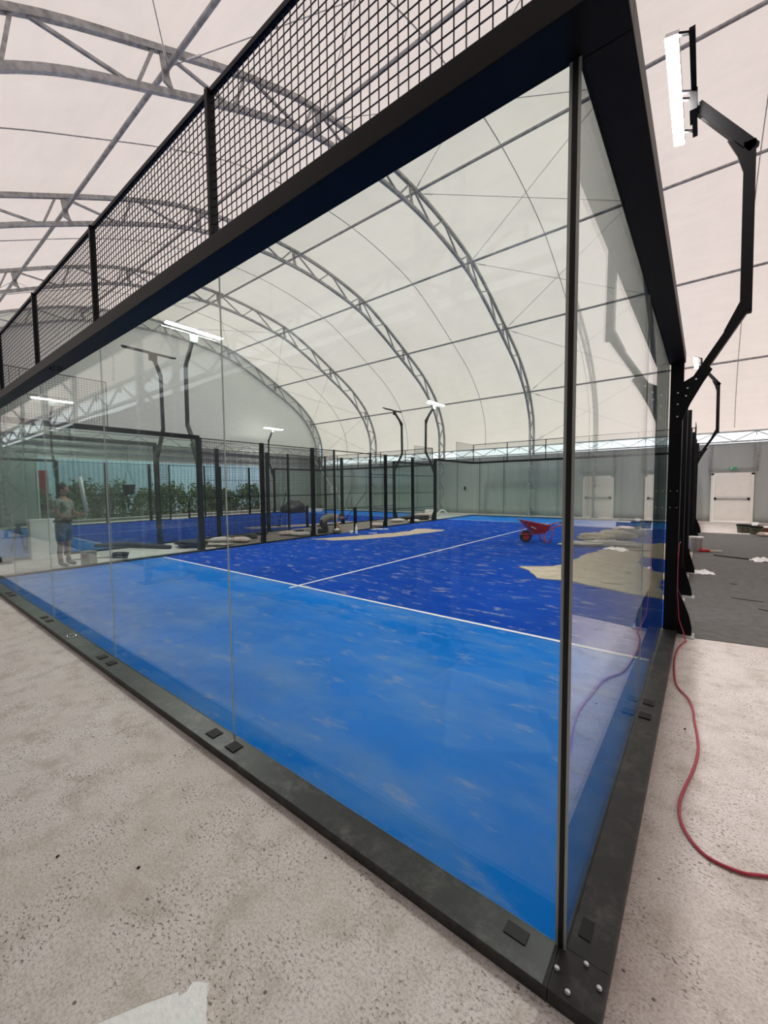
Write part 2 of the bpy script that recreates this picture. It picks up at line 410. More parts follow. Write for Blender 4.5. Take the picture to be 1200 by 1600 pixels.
# doors
def exit_door(i, x0, x1):
    t = bpy.data.objects.new('door_%d' % (i + 1), None); C.objects.link(t); t.location = ((x0 + x1) / 2, WY - .05, 0); t['kind'] = 'structure'
    t['label'] = ['white double panel exit door with a black push bar on the far wall', 'white exit door further right along the far wall'][i]
    w2 = (x1 - x0) / 2; y = 0
    mb = MB().box(-w2, -w2 + .1, -.06, .06, 0, 2.14).box(w2 - .1, w2, -.06, .06, 0, 2.14).box(-w2, w2, -.06, .06, 2.05, 2.15)
    mb.build('door_frame', 'door', t, bevel=.004)
    lf = MB().box(-w2 + .105, w2 - .105, -.03, .03, .03, 2.045).build('door_leaf', 'door', t, bevel=.003)
    MB().box(-w2 + .17, w2 - .17, -.042, -.03, .14, .93).box(-w2 + .17, w2 - .17, -.042, -.03, 1.10, 1.98).build('raised_panel', 'door', lf, bevel=.004)
    bar = MB().box(-w2 + .15, w2 - .15, -.10, -.075, 1.0, 1.04).build('push_bar', 'zinc', t)
    MB().box(-w2 + .12, -w2 + .2, -.12, -.03, .97, 1.07).build('bar_end', 'black', bar)
    MB().box(w2 - .2, w2 - .12, -.12, -.03, .97, 1.07).build('bar_end', 'black', bar)
    # sleeve frame around and above the door
    mb = MB()
    for x in (-w2 - .08, w2 + .08): mb.tube([(x, -.1, 2.2), (x, -.1, 3.42)], .03)
    mb.tube([(-w2 - .08, -.1, 2.33), (w2 + .08, -.1, 2.33)], .022)
    mb.build('tube_surround', 'steel', t, True)
for i, (a, b) in enumerate(DX): exit_door(i, a, b)
s = thing('exit_sign', 'small green emergency exit sign above the white door', 'sign', (1.27, WY - .19, 2.27))
MB().box(-.13, .13, -.015, .015, 0, .12).build('sign_board', 'green', s)
mb = MB().box(-.085, -.045, -.019, -.015, .03, .10).box(-.03, .01, -.019, -.015, .085, .105).bar((-.01, -.017, .08), (-.03, -.017, .05), .014, .004).bar((-.03, -.017, .05), (-.055, -.017, .03), .012, .004).bar((-.02, -.017, .05), (.01, -.017, .025), .012, .004).bar((.03, -.017, .06), (.10, -.017, .06), .014, .004).bar((.075, -.017, .085), (.105, -.017, .06), .012, .004).bar((.075, -.017, .035), (.105, -.017, .06), .012, .004)
mb.build('running_figure_symbol', 'white', s)

# ------------------------------------------------------------------ arched trusses
def arclen(P):
    s = [0]
    for a, b in zip(P, P[1:]): s.append(s[-1] + math.hypot(b[0] - a[0], b[1] - a[1]))
    return s
SL = arclen(full)
def at(P, s):
    for i in range(len(SL) - 1):
        if SL[i] <= s <= SL[i + 1] + 1e-9:
            t = (s - SL[i]) / (SL[i + 1] - SL[i]); return (P[i][0] + (P[i + 1][0] - P[i][0]) * t, P[i][1] + (P[i + 1][1] - P[i][1]) * t)
    return P[-1]
def s_of_y(yo):
    best = min(range(len(full)), key=lambda i: abs(full[i][0] - (YC + yo)) + (0 if full[i][1] > 6 else 9)); 
    # refine linearly
    for i in range(len(full) - 1):
        a, b = full[i][0], full[i + 1][0]
        if a <= YC + yo < b and full[i][1] > 5: return SL[i] + (SL[i + 1] - SL[i]) * (YC + yo - a) / (b - a)
    return SL[best]
PUR = [-11.32, -7.8, -4.1, 0, 4.1, 7.8, 11.32]
PS = [s_of_y(a) for a in PUR]
nodes = [0.0] + PS + [SL[-1]]
def build_truss():
    t = thing('arched_truss', 'x', 'truss')
    colf = lambda P: [(0, P[0][0], 0.0)] + [(0, y, z) for y, z in P] + [(0, P[-1][0], 0.0)]
    MB().sq(colf(full), .10, .10).build('outer_chord', 'steel', t)
    MB().sq(colf(inner), .10, .10).build('inner_chord', 'steel', t)
    struts = []
    for a, b in zip(nodes, nodes[1:]):
        k = 2 if b - a > 2.5 else 1
        for i in range(k):
            s0 = a + (b - a) * i / k; s1 = a + (b - a) * (i + 1) / k; sm = s0 + (s1 - s0) * .65
            struts.append((at(full, s0 + .06), at(inner, sm))); struts.append((at(inner, sm + .05), at(full, s1 - .06)))
    for y0, y1 in ((full[0][0], inner[0][0]), (full[-1][0], inner[-1][0])):
        z = 4.1
        for k in range(3):
            struts.append(((y0, z), (y1, z - .68))); struts.append(((y1, z - .68), (y0, z - 1.36))); z -= 1.36
    for p, q in struts: MB().bar((0, *p), (0, *q), .05, .05).build('web_strut', 'steel', t)
    for s_ in PS:
        y, z = at(mid, s_); MB().prism([(y - .1, z + .3), (y + .08, z + .24), (y + .06, z - .05), (y + .14, z - .26), (y - .04, z - .2), (y - .06, z)], 'x', -.02, .02).build('purlin_bracket', 'steel', t)
    for y in (full[0][0], full[-1][0]):
        MB().box(-.15, .15, min(y, y + (-.05)) - (.7 if y > YC else -.1), y + (.1 if y > YC else .75), 0, .02).build('foot_plate', 'steel', t)
    return t
tr0 = build_truss()
tl = ['galvanised arched truss standing against the end gable', 'galvanised arched truss next to the end gable truss', 'galvanised arched truss crossing over the middle of the gap between the courts',
      'galvanised arched truss over the left part of the nearer court', 'galvanised arched truss over the right part of the nearer court', 'galvanised arched truss just right of the nearer court',
      'galvanised arched truss over the charcoal matting side of the hall', 'galvanised arched truss next to the right end truss', 'galvanised arched truss at the right end of the hall']
for i, x in enumerate(TX):
    t = tr0 if i == 0 else copy_tree(tr0)
    t.location = (x, 0, 0); t['label'] = tl[i]; t['group'] = 'arched roof trusses'
pl = ['lowest purlin tube on the near slope', 'middle purlin tube on the near slope', 'upper purlin tube on the near slope', 'ridge purlin tube along the top of the vault',
      'upper purlin tube on the far slope', 'middle purlin tube on the far slope', 'lowest purlin tube on the far slope']
for s_, lb in zip(PS, pl):
    y, z = at(mid, s_)
    tag(MB().tube([(XL + .1, y, z), (XRW - .1, y, z)], .043, 12).build('purlin', 'steel', None, True), 'galvanised ' + lb, 'purlin', 'roof purlins')
for i in range(len(TX) - 1):
    x = (TX[i] + TX[i + 1]) / 2; so_ = offset(full, .03)
    tag(MB().tube([(x, y, z) for y, z in so_], .013, 6).build('seam_cord', 'steel', None, True), 'thin cord arching under the membrane in the %s bay from the end gable' % ORD[i], 'cord', 'membrane seam cords')
sides = ['near eave', 'near low slope', 'near middle slope', 'near ridge slope', 'far ridge slope', 'far middle slope', 'far low slope', 'far eave']
for (xa, xb, bn) in ((-7.35, -1.6, 'bay over the nearer court'), (-24.6, -18.85, 'bay beside the end gable')):
    for k, (a, b) in enumerate(zip(nodes, nodes[1:])):
        for j, (u, v) in enumerate(((a, b), (b, a))):
            p = at(mid, u); q = at(mid, v)
            A = Vector((xa + .1, *p)); B = Vector((xb - .1, *q)); d = (B - A).normalized()
            t = thing('bracing_cable', 'thin bracing cable %s, %s, in the %s' % (['rising', 'falling'][j], sides[k], bn), 'cable', A, 0, 'roof bracing cables')
            MB().tube([(0, 0, 0), tuple(B - A)], .008, 6).build('wire_rope', 'steel', t)
            MB().tube([tuple(d * .35), tuple(d * .62)], .022, 6).build('turnbuckle', 'zinc', t)
# eave lattices
def lattice(y, label):
    t = thing('eave_lattice', label, 'truss', (0, y, 0), 0, 'eave lattice girders')
    MB().bar((XL + .1, 0, 3.90), (XRW - .1, 0, 3.90), .06).build('top_chord', 'steel', t)
    MB().bar((XL + .1, 0, 3.48), (XRW - .1, 0, 3.48), .06).build('bottom_chord', 'steel', t)
    x = XL + .1; i = 0; st = .72; mb = MB()
    while x + st < XRW:
        mb.bar((x, 0, 3.50 if i % 2 == 0 else 3.88), (x + st, 0, 3.88 if i % 2 == 0 else 3.50), .032)
        if i % 2: mb.bar((x, 0, 3.88), (x, 0, 3.72), .05, .03)
        x += st; i += 1
    mb.build('lattice_web', 'steel', t)
lattice(YC + 11.95, 'long lattice girder under the far eave above the grey curtain')
lattice(YC - 12.05, 'long lattice girder under the near eave behind the camera')
for xx, lb in ((-24.45, 'lattice girder across the foot of the left gable'),):
    t = thing('gable_lattice', lb, 'truss', (xx, 0, 0))
    MB().bar((0, -2, 4.62), (0, 21.9, 4.62), .07).build('top_chord', 'steel', t); MB().bar((0, -2, 4.1), (0, 21.9, 4.1), .07).build('bottom_chord', 'steel', t)
    mb = MB(); y = -2; i = 0
    while y < 21.5:
        mb.bar((0, y, 4.12 if i % 2 else 4.6), (0, y + .85, 4.6 if i % 2 else 4.12), .04); y += .85; i += 1
    mb.build('lattice_web', 'steel', t)

# ------------------------------------------------------------------ padel courts
Z = .05       # top of the base rail
GT = 2.94     # underside of the head rail
def wires(mb, fn, L_, z0, z1, sp=.05, r=.0021):
    k = int(round(L_ / sp))
    for i in range(k + 1):
        a = fn(L_ * i / k); mb.bar((*a, z0), (*a, z1), 2 * r)
    k2 = int(round((z1 - z0) / sp)); a, b = fn(0), fn(L_)
    for j in range(k2 + 1):
        z = z0 + (z1 - z0) * j / k2; mb.bar((*a, z), (*b, z), 2 * r)
def court(xr, cn, BL, near):
    """xr: x of the right-hand glass plane; the court runs 10 m to -x and 20 m to +y"""
    xl = xr - 10; gp = 'panes of the ' + cn
    # turf with its painted lines
    t = thing('court_turf', 'blue artificial turf of the %s with white lines' % cn, 'turf', (0, 0, 0))
    mb = MB(); e = .016
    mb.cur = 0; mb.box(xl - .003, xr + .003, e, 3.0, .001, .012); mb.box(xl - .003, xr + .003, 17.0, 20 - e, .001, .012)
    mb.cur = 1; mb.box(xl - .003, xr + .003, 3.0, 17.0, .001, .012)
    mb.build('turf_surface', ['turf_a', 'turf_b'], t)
    MB().box(xl + e, xr - e, 3.02, 3.07, .0125, .0135).build('service_line', 'line', t)
    MB().box(xl + e, xr - e, 16.93, 16.98, .0125, .0135).build('service_line', 'line', t)
    MB().box(xr - 5.025, xr - 4.975, 2.86, 17.14, .0138, .0145).build('centre_line', 'line', t)
    for ye, en, sgn in ((0.0, 'near end', 1), (20.0, 'far end', -1)):
        yo, yi = (ye - .147, ye + .012) if sgn > 0 else (ye - .012, ye + .147)
        xa, xb = xl - .147, xr + .147
        # base rail and head rail of the end wall
        t = thing('base_rail', 'flat black base rail under the %s glass of the %s' % (en, cn), 'rail', ((xl + xr) / 2, ye, 0), 0, 'court base rails'); ox = -(xl + xr) / 2
        def bl(mb, nm, mt, **k): return mb.build(nm, mt, t, **k)
        mb = MB().box(xa + ox, xb + ox - (.152 if near and sgn > 0 else 0), yo - ye, yi - ye, 0, Z); bl(mb, 'rail_bar', BL, bevel=.004)
        seams = [xr - 2.02 * k for k in range(1, 5)]
        if near:
            for sx in seams:
                for d in (-.115, .115):
                    MB().box(sx + ox + d - .045, sx + ox + d + .045, (-.105 if sgn > 0 else .025), (-.03 if sgn > 0 else .1), Z, Z + .007).build('rubber_pad', 'rubber', t, bevel=.003)
        if near and sgn > 0:
            MB().box(xb + ox - .152, xb + ox, yo - ye, .012, 0, Z + .002).build('corner_plate', BL, t, bevel=.004)
            for bx, by in ((.006, -.074), (.08, -.003), (.051, -.121), (.127, -.05)):
                MB().lathe([(.0095, Z + .002), (.0095, Z + .008), (.006, Z + .0125), (.001, Z + .014)], bx + xr + ox, by, 12).build('bolt', 'zinc', t, True)
            for k in range(8):
                a = 2 * PI * k / 8; MB().lathe([(.009, Z), (.009, Z + .008), (.004, Z + .011)], xr - 5.08 + ox + .06 * math.cos(a), -.07 + .04 * math.sin(a), 10).build('bolt', 'zinc', t, True)
            for px_, py_ in ((-.13, -.06),):
                MB().box(px_ + ox + xr - .05, px_ + ox + xr + .03, -.07, -.02, Z, Z + .004).build('rubber_pad', 'rubber', t, bevel=.002)
        t = thing('head_rail', 'black steel head rail over the %s glass of the %s' % (en, cn), 'rail', ((xl + xr) / 2, ye, GT), 0, 'court head rails')
        MB().box(xa + ox, xb + ox, yo - ye, yi - ye, 0, .10).build('rail_bar', BL if near else BL, t, bevel=.003)
        if near and sgn > 0:
            for k in range(8):
                a = 2 * PI * k / 8; MB().lathe([(.009, -.008), (.009, 0)], xr - 5.1 + ox + .09 * math.cos(a), -.07 + .045 * math.sin(a), 10).build('bolt', 'black', t)
        # glass
        pw = [0] + [2.02 * k for k in range(1, 5)] + [10.0]
        for k in range(5):
            a, b = xr - pw[k] - (.020 if k == 0 else .004), xr - pw[k + 1] + (.020 if k == 4 else .004)
            y0, y1 = (0, .012) if sgn > 0 else (20 - .012, 20)
            t = thing('glass_pane', 'tall clear glass pane, %s of the %s, %s from right' % (en, cn, ORD[k]), 'glass pane', ((a + b) / 2, ye, Z), 0, 'end wall ' + gp)
            hw = (a - b) / 2
            MB().box(-hw, hw, y0 - ye, y1 - ye, 0, GT - Z).build('pane', 'glass', t)
            if near and sgn > 0:
                MB().box(hw - .0005, hw + (.009 if k == 0 else .001), .001, .011, 0, GT - Z).build('polished_edge', 'edge', t)
                if k == 0: MB().box(hw + .0095, hw + .0255, -.002, .010, 0, GT - Z).build('rubber_seal', 'rubber', t)
        # wire mesh above the end glass
        ym = ye - .004 if sgn > 0 else ye + .004
        for k in range(5):
            a, b = xr - 2.0 * k - (0.02 if k == 0 else .05), xr - 2.0 * (k + 1) - .05
            if k == 4: b = xl
            if k > 0: a = xr - 2.0 * k - .05
            t = thing('mesh_panel', 'black wire mesh above the %s of the %s, %s from the right' % (en, cn, ORD[k]), 'mesh panel', (a, ym, GT + .1), 0, 'mesh panels above the %s wall of the %s' % (en, cn))
            L_ = a - b; mb = MB(); wires(mb, lambda s: (-s, 0), L_, 0.005, .94); mb.build('wire_grid', 'wire', t)
            MB().bar((0, 0, .955), (-L_, 0, .955), .03, .03).build('top_bar', BL, t)
            MB().box(-L_ - .0, -L_ + .03, -.035, .012, 0, .96).build('upright', BL, t)
            if k == 0: MB().box(-.03, 0, -.035, .012, 0, .96).build('upright', BL, t)
    for xs_, sd, sg in ((xr, 'right', 1), (xl, 'left', -1)):
        xo = xs_ + .147 * sg; xin = xs_ + .003 * sg
        for y0, y1, en in ((0, 4.07, 'near'), (15.93, 20, 'far')):
            tt = 'the %s %s corner of the %s' % (en, sd, cn)
            ya, yb = (.013, y1) if en == 'near' else (y0, 19.987)
            t = thing('base_rail', 'flat black side base rail at ' + tt, 'rail', (xs_, y0, 0), 0, 'court base rails')
            MB().box(min(xo, xin) - xs_, max(xo, xin) - xs_, ya - y0, yb - y0, 0, Z).build('rail_bar', BL, t, bevel=.004)
            if near:
                ys_ = 1.965 if en == 'near' else 18.0
                for d in (-.11, .11):
                    a, b = sorted(((.03) * sg, (.1) * sg)); MB().box(a, b, ys_ + d - .04 - y0, ys_ + d + .04 - y0, Z, Z + .007).build('rubber_pad', 'rubber', t, bevel=.002)
                if en == 'near' and sg > 0: MB().box(.035, .075, .08, .16, Z, Z + .004).build('rubber_pad', 'rubber', t, bevel=.002)
            t = thing('head_rail', 'black side head rail at ' + tt, 'rail', (xs_, y0, GT), 0, 'court head rails')
            MB().box(min(xo, xin) - xs_, max(xo, xin) - xs_, ya - y0, yb - y0, 0, .10).build('rail_bar', BL, t, bevel=.003)
            for k in range(2):
                q0 = (0.0 if k == 0 else 1.97) if en == 'near' else (16.03 if k == 0 else 18.0)
                q1 = (1.96 if k == 0 else 3.97) if en == 'near' else (17.99 if k == 0 else 20 - .0)
                g0, g1 = sorted((xs_ + .006 * sg, xs_ + .016 * sg))
                t = thing('glass_pane', '%s clear side glass pane at %s' % (['first', 'second'][k], tt), 'glass pane', (xs_, (q0 + q1) / 2, Z), 0, 'side ' + gp)
                c_ = (q0 + q1) / 2
                MB().box(g0 - xs_, g1 - xs_, q0 - c_, q1 - c_, 0, GT - Z).build('pane', 'glass', t)
                if near and en == 'near':
                    e0 = q0 - c_; MB().box(g0 - xs_ + .0005, g1 - xs_ - .0005, e0 - .001, e0 + .0003, 0, GT - Z).build('polished_edge', 'edge', t)
            # mesh return above the corner pane
            a = .02 if en == 'near' else 18.0
            t = thing('mesh_panel', 'black wire mesh return above ' + tt, 'mesh panel', (xs_ + .004 * sg, a, GT + .1), 0, 'mesh returns at the court corners')
            mb = MB(); wires(mb, lambda s: (0, s), 1.98, .005, .94); mb.build('wire_grid', 'wire', t)
            MB().bar((0, 0, .955), (0, 1.98, .955), .012, .012).build('top_bar', BL, t)
            y_ = 1.98 if en == 'near' else 0
            MB().box(-.006, .006, y_ - .006, y_ + .006, 0, .96).build('upright', BL, t)
        # fence posts and bays between the glass
        for j, (py, thin) in enumerate(((6, 0), (8, 0), (9, 1), (11, 1), (12, 0), (14, 0))):
            t = thing('fence_post', 'black %s fence post, %s along the %s side of the %s' % ('slim' if thin else 'flared', ORD[j], sd, cn), 'post', (xs_, py, 0), 0, 'fence posts of the ' + cn)
            wd = .035 if thin else .058
            a, b = sorted((.03 * sg, (.07 if thin else .12) * sg))
            MB().box(a, b, -wd, wd, .012, 3.0).build('post_shaft', BL, t, bevel=.003)
            if not thin:
                MB().prism([(.12 * sg, .02), (.24 * sg, .02), (.23 * sg, .12), (.18 * sg, .3), (.12 * sg, .5)], 'y', -.006, .006).build('foot_fin', BL, t)
                a, b = sorted((.02 * sg, .27 * sg)); MB().box(a, b, -.09, .09, 0, .014).build('foot_plate', 'steel', t)
            else: MB().box(min(0, .1 * sg), max(0, .1 * sg), -.05, .05, 0, .014).build('foot_plate', 'black', t)
        t = thing('net_post', 'short black net post on the %s side of the %s' % (sd, cn), 'net post', (xs_ - .02 * sg, 10, 0), 0, 'net posts')
        MB().box(-.05, .05, -.04, .04, .012, .92).build('post_shaft', BL, t, bevel=.004)
        MB().tube([(-.055 * sg, 0, .86), (-.085 * sg, 0, .86)], .02, 10).build('winch', 'zinc', t)
        for j, (a, b) in enumerate(((4.07, 6), (6, 8), (8, 9), (9, 11), (11, 12), (12, 14), (14, 15.93))):
            nm = '%s from the front, %s side of the %s' % (ORD[j], sd, cn)
            if j != 3:
                t = thing('fence_bay', 'black %s fence bay, %s' % ('mesh' if j < 3 else 'railed', nm), 'fence bay', (xs_ + .03 * sg, a, 0), 0, 'fence bays of the ' + cn)
                L_ = b - a - .05
                for z in ((.72, 1.40, 2.17, 2.97) if j > 3 else (1.42, 2.97)):
                    MB().bar((0, .03, z), (0, L_, z), .022, .022).build('cross_rail', BL, t)
                MB().box(-.02, .05, .03, L_, .0, .05).build('bottom_rail', BL, t)
                if j < 3:
                    mb = MB(); wires(mb, lambda s: (0, .03 + s), L_ - .03, .05, 2.96, .05, .0029); mb.build('wire_grid', 'wire', t)
            else:
                t = thing('fence_bay', 'open gateway bay, ' + nm, 'fence bay', (xs_ + .03 * sg, a, 0), 0, 'fence bays of the ' + cn)
                MB().box(-.02, .05, 1.06, 1.95, .0, .05).build('bottom_rail', BL, t)
                MB().bar((0, .03, 2.97), (0, 1.95, 2.97), .03, .03).build('cross_rail', BL, t)

def lamp_post(xs_, y, sg, lit, label, BL):
    """sg=+1: arm swings out to +x and back in over the court edge"""
    t = thing('lamp_post', label, 'lamp post', (xs_, y, 0), 0, 'court lamp posts')
    X = lambda v: v * sg
    a, b = sorted((X(.02), X(.135)))
    MB().box(a, b, -.06, .06, .012, 2.99).build('post_shaft', BL, t, bevel=.003)
    pl_ = MB().box(min(X(.02), X(.30)), max(X(.02), X(.30)), -.11, .09, 0, .014).build('foot_plate', 'steel', t)
    MB().prism([(X(.135), .014), (X(.275), .014), (X(.275), .09), (X(.25), .22), (X(.2), .36), (X(.135), .52)], 'y', -.03, .03).build('foot_fin', BL, t)
    br = MB().prism([(X(.04), 2.95), (X(.12), 2.72), (X(.24), 2.79), (X(.33), 2.87), (X(.37), 2.82), (X(.30), 2.70), (X(.2), 2.50), (X(.145), 2.36), (X(.10), 2.2), (X(.04), 2.2)], 'y', -.072, -.06).build('arm_bracket', BL, t)
    for (bx, bz) in ((.09, 2.62), (.17, 2.66), (.09, 2.50), (.16, 2.58), (.09, 2.37), (.24, 2.74)):
        MB().tube([(X(bx), -.078, bz), (X(bx), -.072, bz)], .009, 8).build('bolt', 'zinc', br)
    for (bx, bz) in ((.05, 1.58), (.11, 1.58), (.05, 1.40), (.11, 1.40)):
        MB().tube([(X(bx), -.066, bz), (X(bx), -.06, bz)], .006, 8).build('bolt', 'zinc', t)
    w_ = .09
    MB().bar((X(.16), 0, 2.62), (X(.61), 0, 3.38), w_, .07).build('lower_arm', BL, t)
    MB().bar((X(.61), 0, 3.33), (X(.59), 0, 4.945), .07, w_).build('upright_arm', BL, t)
    MB().prism([(X(.57), 3.47), (X(.59), 3.28), (X(.44), 3.12), (X(.45), 3.2)], 'y', -.012, .012).build('elbow_gusset', BL, t)
    MB().prism([(X(.55), 4.68), (X(.6), 4.9), (X(.42), 5.04), (X(.50), 4.86)], 'y', -.012, .012).build('elbow_gusset', BL, t)
    MB().bar((X(.622), 0, 4.872), (X(.17), 0, 5.50), .07, w_).build('upper_arm', BL, t)
    hb = MB().box(min(X(.11), X(.17)), max(X(.11), X(.17)), -.11, .11, 5.42, 5.62).build('head_bracket', BL, t)
    for yy in (-.05, .05): MB().tube([(X(.175), yy, 5.48), (X(.19), yy, 5.48)], .011, 8).build('bolt', 'zinc', hb)
    rl = MB().bar((X(.14), -.80, 5.62), (X(.14), .60, 5.62), .045, .03)
    for yy in (-.74, -.05, .05, .54): rl.bar((X(.14), yy, 5.63), (X(0), yy, 5.70), .03, .02)
    rl.build('lamp_rail', BL, t)
    for (ya, yb, zz) in ((-.76, -.025, 5.70), (-.01, .73, 5.69)):
        d = Vector((-X(.22), 0, -1)).normalized()
        q = MB().bar((X(-.01), ya, zz), (X(-.01), yb, zz), .105, .035, up=tuple(-d)).build('luminaire', 'black' if not lit else 'white', t)
        c = Vector((X(-.01), 0, zz)) + d * .024
        MB().bar((c.x, ya + .012, c.z), (c.x, yb - .012, c.z), .095, .012, up=tuple(-d)).build('diffuser', 'lamp' if lit else 'lampoff', q)
    return t

court(0.0, 'nearer court', 'black', True)
court(-12.65, 'farther court', 'dark_frame', False)
# near rails are scuffed with dust
for o in bpy.data.objects:
    if o.parent and o.parent.name.startswith('base_rail') and o.type == 'MESH' and o.name.startswith(('rail_bar', 'corner_plate')) and 'nearer court' in o.parent['label']:
        o.data.materials[0] = M['dusty']
lamp_post(0, 4.07, 1, True, 'black lamp post right of the nearer court with a big lit twin lamp', 'black')
lamp_post(0, 15.95, 1, True, 'black lamp post at the right rear of the nearer court with a lit lamp', 'black')
lamp_post(-10, 4.07, -1, True, 'black lamp post on the left of the nearer court with a brightly lit lamp', 'dark_frame')
lamp_post(-10, 15.95, -1, True, 'black lamp post at the left rear of the nearer court with a lit lamp', 'dark_frame')
lamp_post(-12.65, 4.07, 1, False, 'black lamp post on the near right of the farther court, its lamp off', 'dark_frame')
lamp_post(-12.65, 15.95, 1, False, 'black lamp post at the rear right of the farther court, its lamp off', 'dark_frame')
lamp_post(-22.65, 4.07, -1, True, 'black lamp post at the near left of the farther court, lamp lit', 'dark_frame')
lamp_post(-22.65, 15.95, -1, True, 'black lamp post at the rear left of the farther court, lamp lit', 'dark_frame')

# ------------------------------------------------------------------ floor coverings
def slab(name, poly, z0, z1, mat, label, cat, kind=None, wob=0, group=None):
    c = (sum(p[0] for p in poly) / len(poly), sum(p[1] for p in poly) / len(poly))
    P = poly
    if wob:
        P = []
        for i, p in enumerate(poly):
            q = poly[(i + 1) % len(poly)]; k = max(2, int(math.hypot(q[0] - p[0], q[1] - p[1]) / wob[1]))
            for j in range(k):
                t = j / k; x = p[0] + (q[0] - p[0]) * t; y = p[1] + (q[1] - p[1]) * t
                P.append((x + wob[0] * noise.noise(Vector((x * 4.1, y * 4.1, 1))), y + wob[0] * noise.noise(Vector((x * 4.1, y * 4.1, 7)))))
    o = MB().prism([(x - c[0], y - c[1]) for x, y in P], 'z', 0, z1 - z0).build(name, mat, None, loc=(c[0], c[1], z0)); tag(o, label, cat, group, kind); return o
slab('floor_matting', [(.16, 3.99), (.285, 4.02), (7, 5.25), (12, 6.1), (12, 16.7), (.16, 16.33)], .0005, .006, 'mat', 'charcoal matting on the floor right of the nearer court', 'matting')
slab('floor_underlay', [(-10.17, 4.6), (-10.17, 16.2), (-12.45, 16.2), (-12.45, 4.4), (-11.3, 4.9)], .0005, .006, 'mat2', 'taupe underlay on the floor between the two courts', 'matting')
slab('sand_patch', [(-9.55, 7.45), (-9.1, 8.35), (-8.6, 9.7), (-8.25, 11.1), (-8.55, 11.9), (-8.3, 12.15), (-7.35, 12.1), (-7.35, 11.3), (-7.55, 10.3), (-7.8, 9.2), (-8.15, 8.2), (-8.7, 7.6)], .0125, .022, 'sand', 'pale L-shaped sand streak on the blue turf near the kneeling man', 'sand', 'stuff', (.14, .2))
slab('sand_patch', [(-2.54, 6.75), (-2.0, 7.1), (-1.95, 7.4), (-1.83, 8.9), (-1.6, 10.4), (-1.3, 11.3), (-.55, 12.2), (-.15, 12.2), (-.12, 9.3), (-.75, 9.5), (-.7, 8.4), (-.35, 7.7), (-.12, 7.6), (-.12, 5.55), (-.75, 5.75), (-1.5, 5.95), (-1.95, 5.95), (-2.2, 6.3)], .0125, .03, 'sand', 'wide beige sand spread on the turf behind the right side glass', 'sand', 'stuff', (.12, .15))
# foam slab at the photographer's feet
slab('foam_sheet', [(-.888, -.788), (-.885, -.80), (-.62, -.95), (-.35, -1.12), (-.89, -2.1), (-1.4, -1.8), (-1.1, -1.12), (-.997, -.94), (-.945, -.862), (-.932, -.868), (-.925, -.845), (-.936, -.822), (-.925, -.812)], .0, .028, 'foam', 'white torn foam sheet lying on the bare concrete', 'sheet')

# ------------------------------------------------------------------ small things
def sack(name, loc, size, mat, label, cat='sack', rz=0, seed=0, group=None, lumps=.12):
    mb = MB(); n1, n2 = 14, 20; vs = []
    for i in range(n1 + 1):
        th = PI * i / n1
        for k in range(n2):
            ph = 2 * PI * k / n2; c, s = math.cos(ph), math.sin(ph)
            sx = math.copysign(abs(c) ** .6, c) * math.sin(th) ** .6; sy = math.copysign(abs(s) ** .6, s) * math.sin(th) ** .6; z = math.cos(th)
            z = math.copysign(abs(z) ** .8, z) * (1 - .45 * max(abs(sx), abs(sy)) ** 3)
            q = Vector((sx, sy, z)); d = 1 + lumps * noise.noise(q * 1.8 + Vector((seed, 0, 0))) + lumps * .5 * noise.noise(q * 4.5 + Vector((seed, 3, 0)))
            vs.append((sx * d * size[0] / 2, sy * d * size[1] / 2, max(-.5, z * d * .5) * size[2] + size[2] * .5))
    fs = [(i * n2 + k, i * n2 + (k + 1) % n2, (i + 1) * n2 + (k + 1) % n2, (i + 1) * n2 + k) for i in range(n1) for k in range(n2)]
    mb.add(vs, fs); o = mb.build(name, mat, None, True, loc); o.rotation_euler = (0, 0, rz); return tag(o, label, cat, group)
FL = .007
sack('sack', (-10.75, 5.0, .10), (.62, .42, .15), 'bag', 'plump off-white sack on top of dark tarpaulin near the left court fence', rz=.6, seed=1)
sack('sack', (-10.75, 4.95, FL), (.72, .50, .11), 'bag', 'grey-white sack lying flat under the plump off-white one', rz=.6, seed=2)
sack('tarpaulin', (-11.25, 4.35, .0), (.95, .6, .20), 'tarp', 'crumpled dark tarpaulin beside the sacks left of the court', 'tarpaulin', .3, 3, lumps=.5)
sack('sack', (-10.95, 5.75, FL), (.66, .42, .15), 'bagpink', 'pinkish sack lying alone on the taupe underlay', rz=.5, seed=4)
sack('cloth_bundle', (-11.7, 6.0, FL), (.8, .4, .12), 'olive', 'olive cloth bundle behind the pinkish sack', 'cloth', .6, 5, lumps=.4)
sack('tarpaulin', (-11.45, 6.45, FL), (.5, .35, .16), 'tarp', 'small dark bundle between olive cloth and fence post', 'tarpaulin', .2, 6, lumps=.4)
sack('tarpaulin', (-12.0, 7.3, FL), (.42, .25, .14), 'tarp', 'small dark lump near the base of the farther court fence', 'tarpaulin', .2, 26, lumps=.5)
sack('sack', (-11.15, 7.75, FL), (.60, .38, .16), 'bagpink', 'pale pink sack left of the pair beyond the second fence post', rz=.7, seed=7)
sack('sack', (-10.55, 7.85, FL), (.66, .40, .15), 'bag', 'cream sack right of the pair beyond the second fence post', rz=.4, seed=8)
sack('sack', (-10.55, 12.0, FL), (.55, .36, .15), 'bagpink', 'small sack just behind the slim fence post right of the gateway', rz=.5, seed=9)
sack('sack', (-11.15, 14.3, FL), (.66, .42, .16), 'bag', 'white sack at the foot of the farther court rear lamp post', rz=.5, seed=10)
sack('sack', (-10.45, 14.6, FL), (.6, .4, .14), 'bag', 'white sack between the last two fence posts on the left', rz=.5, seed=11)
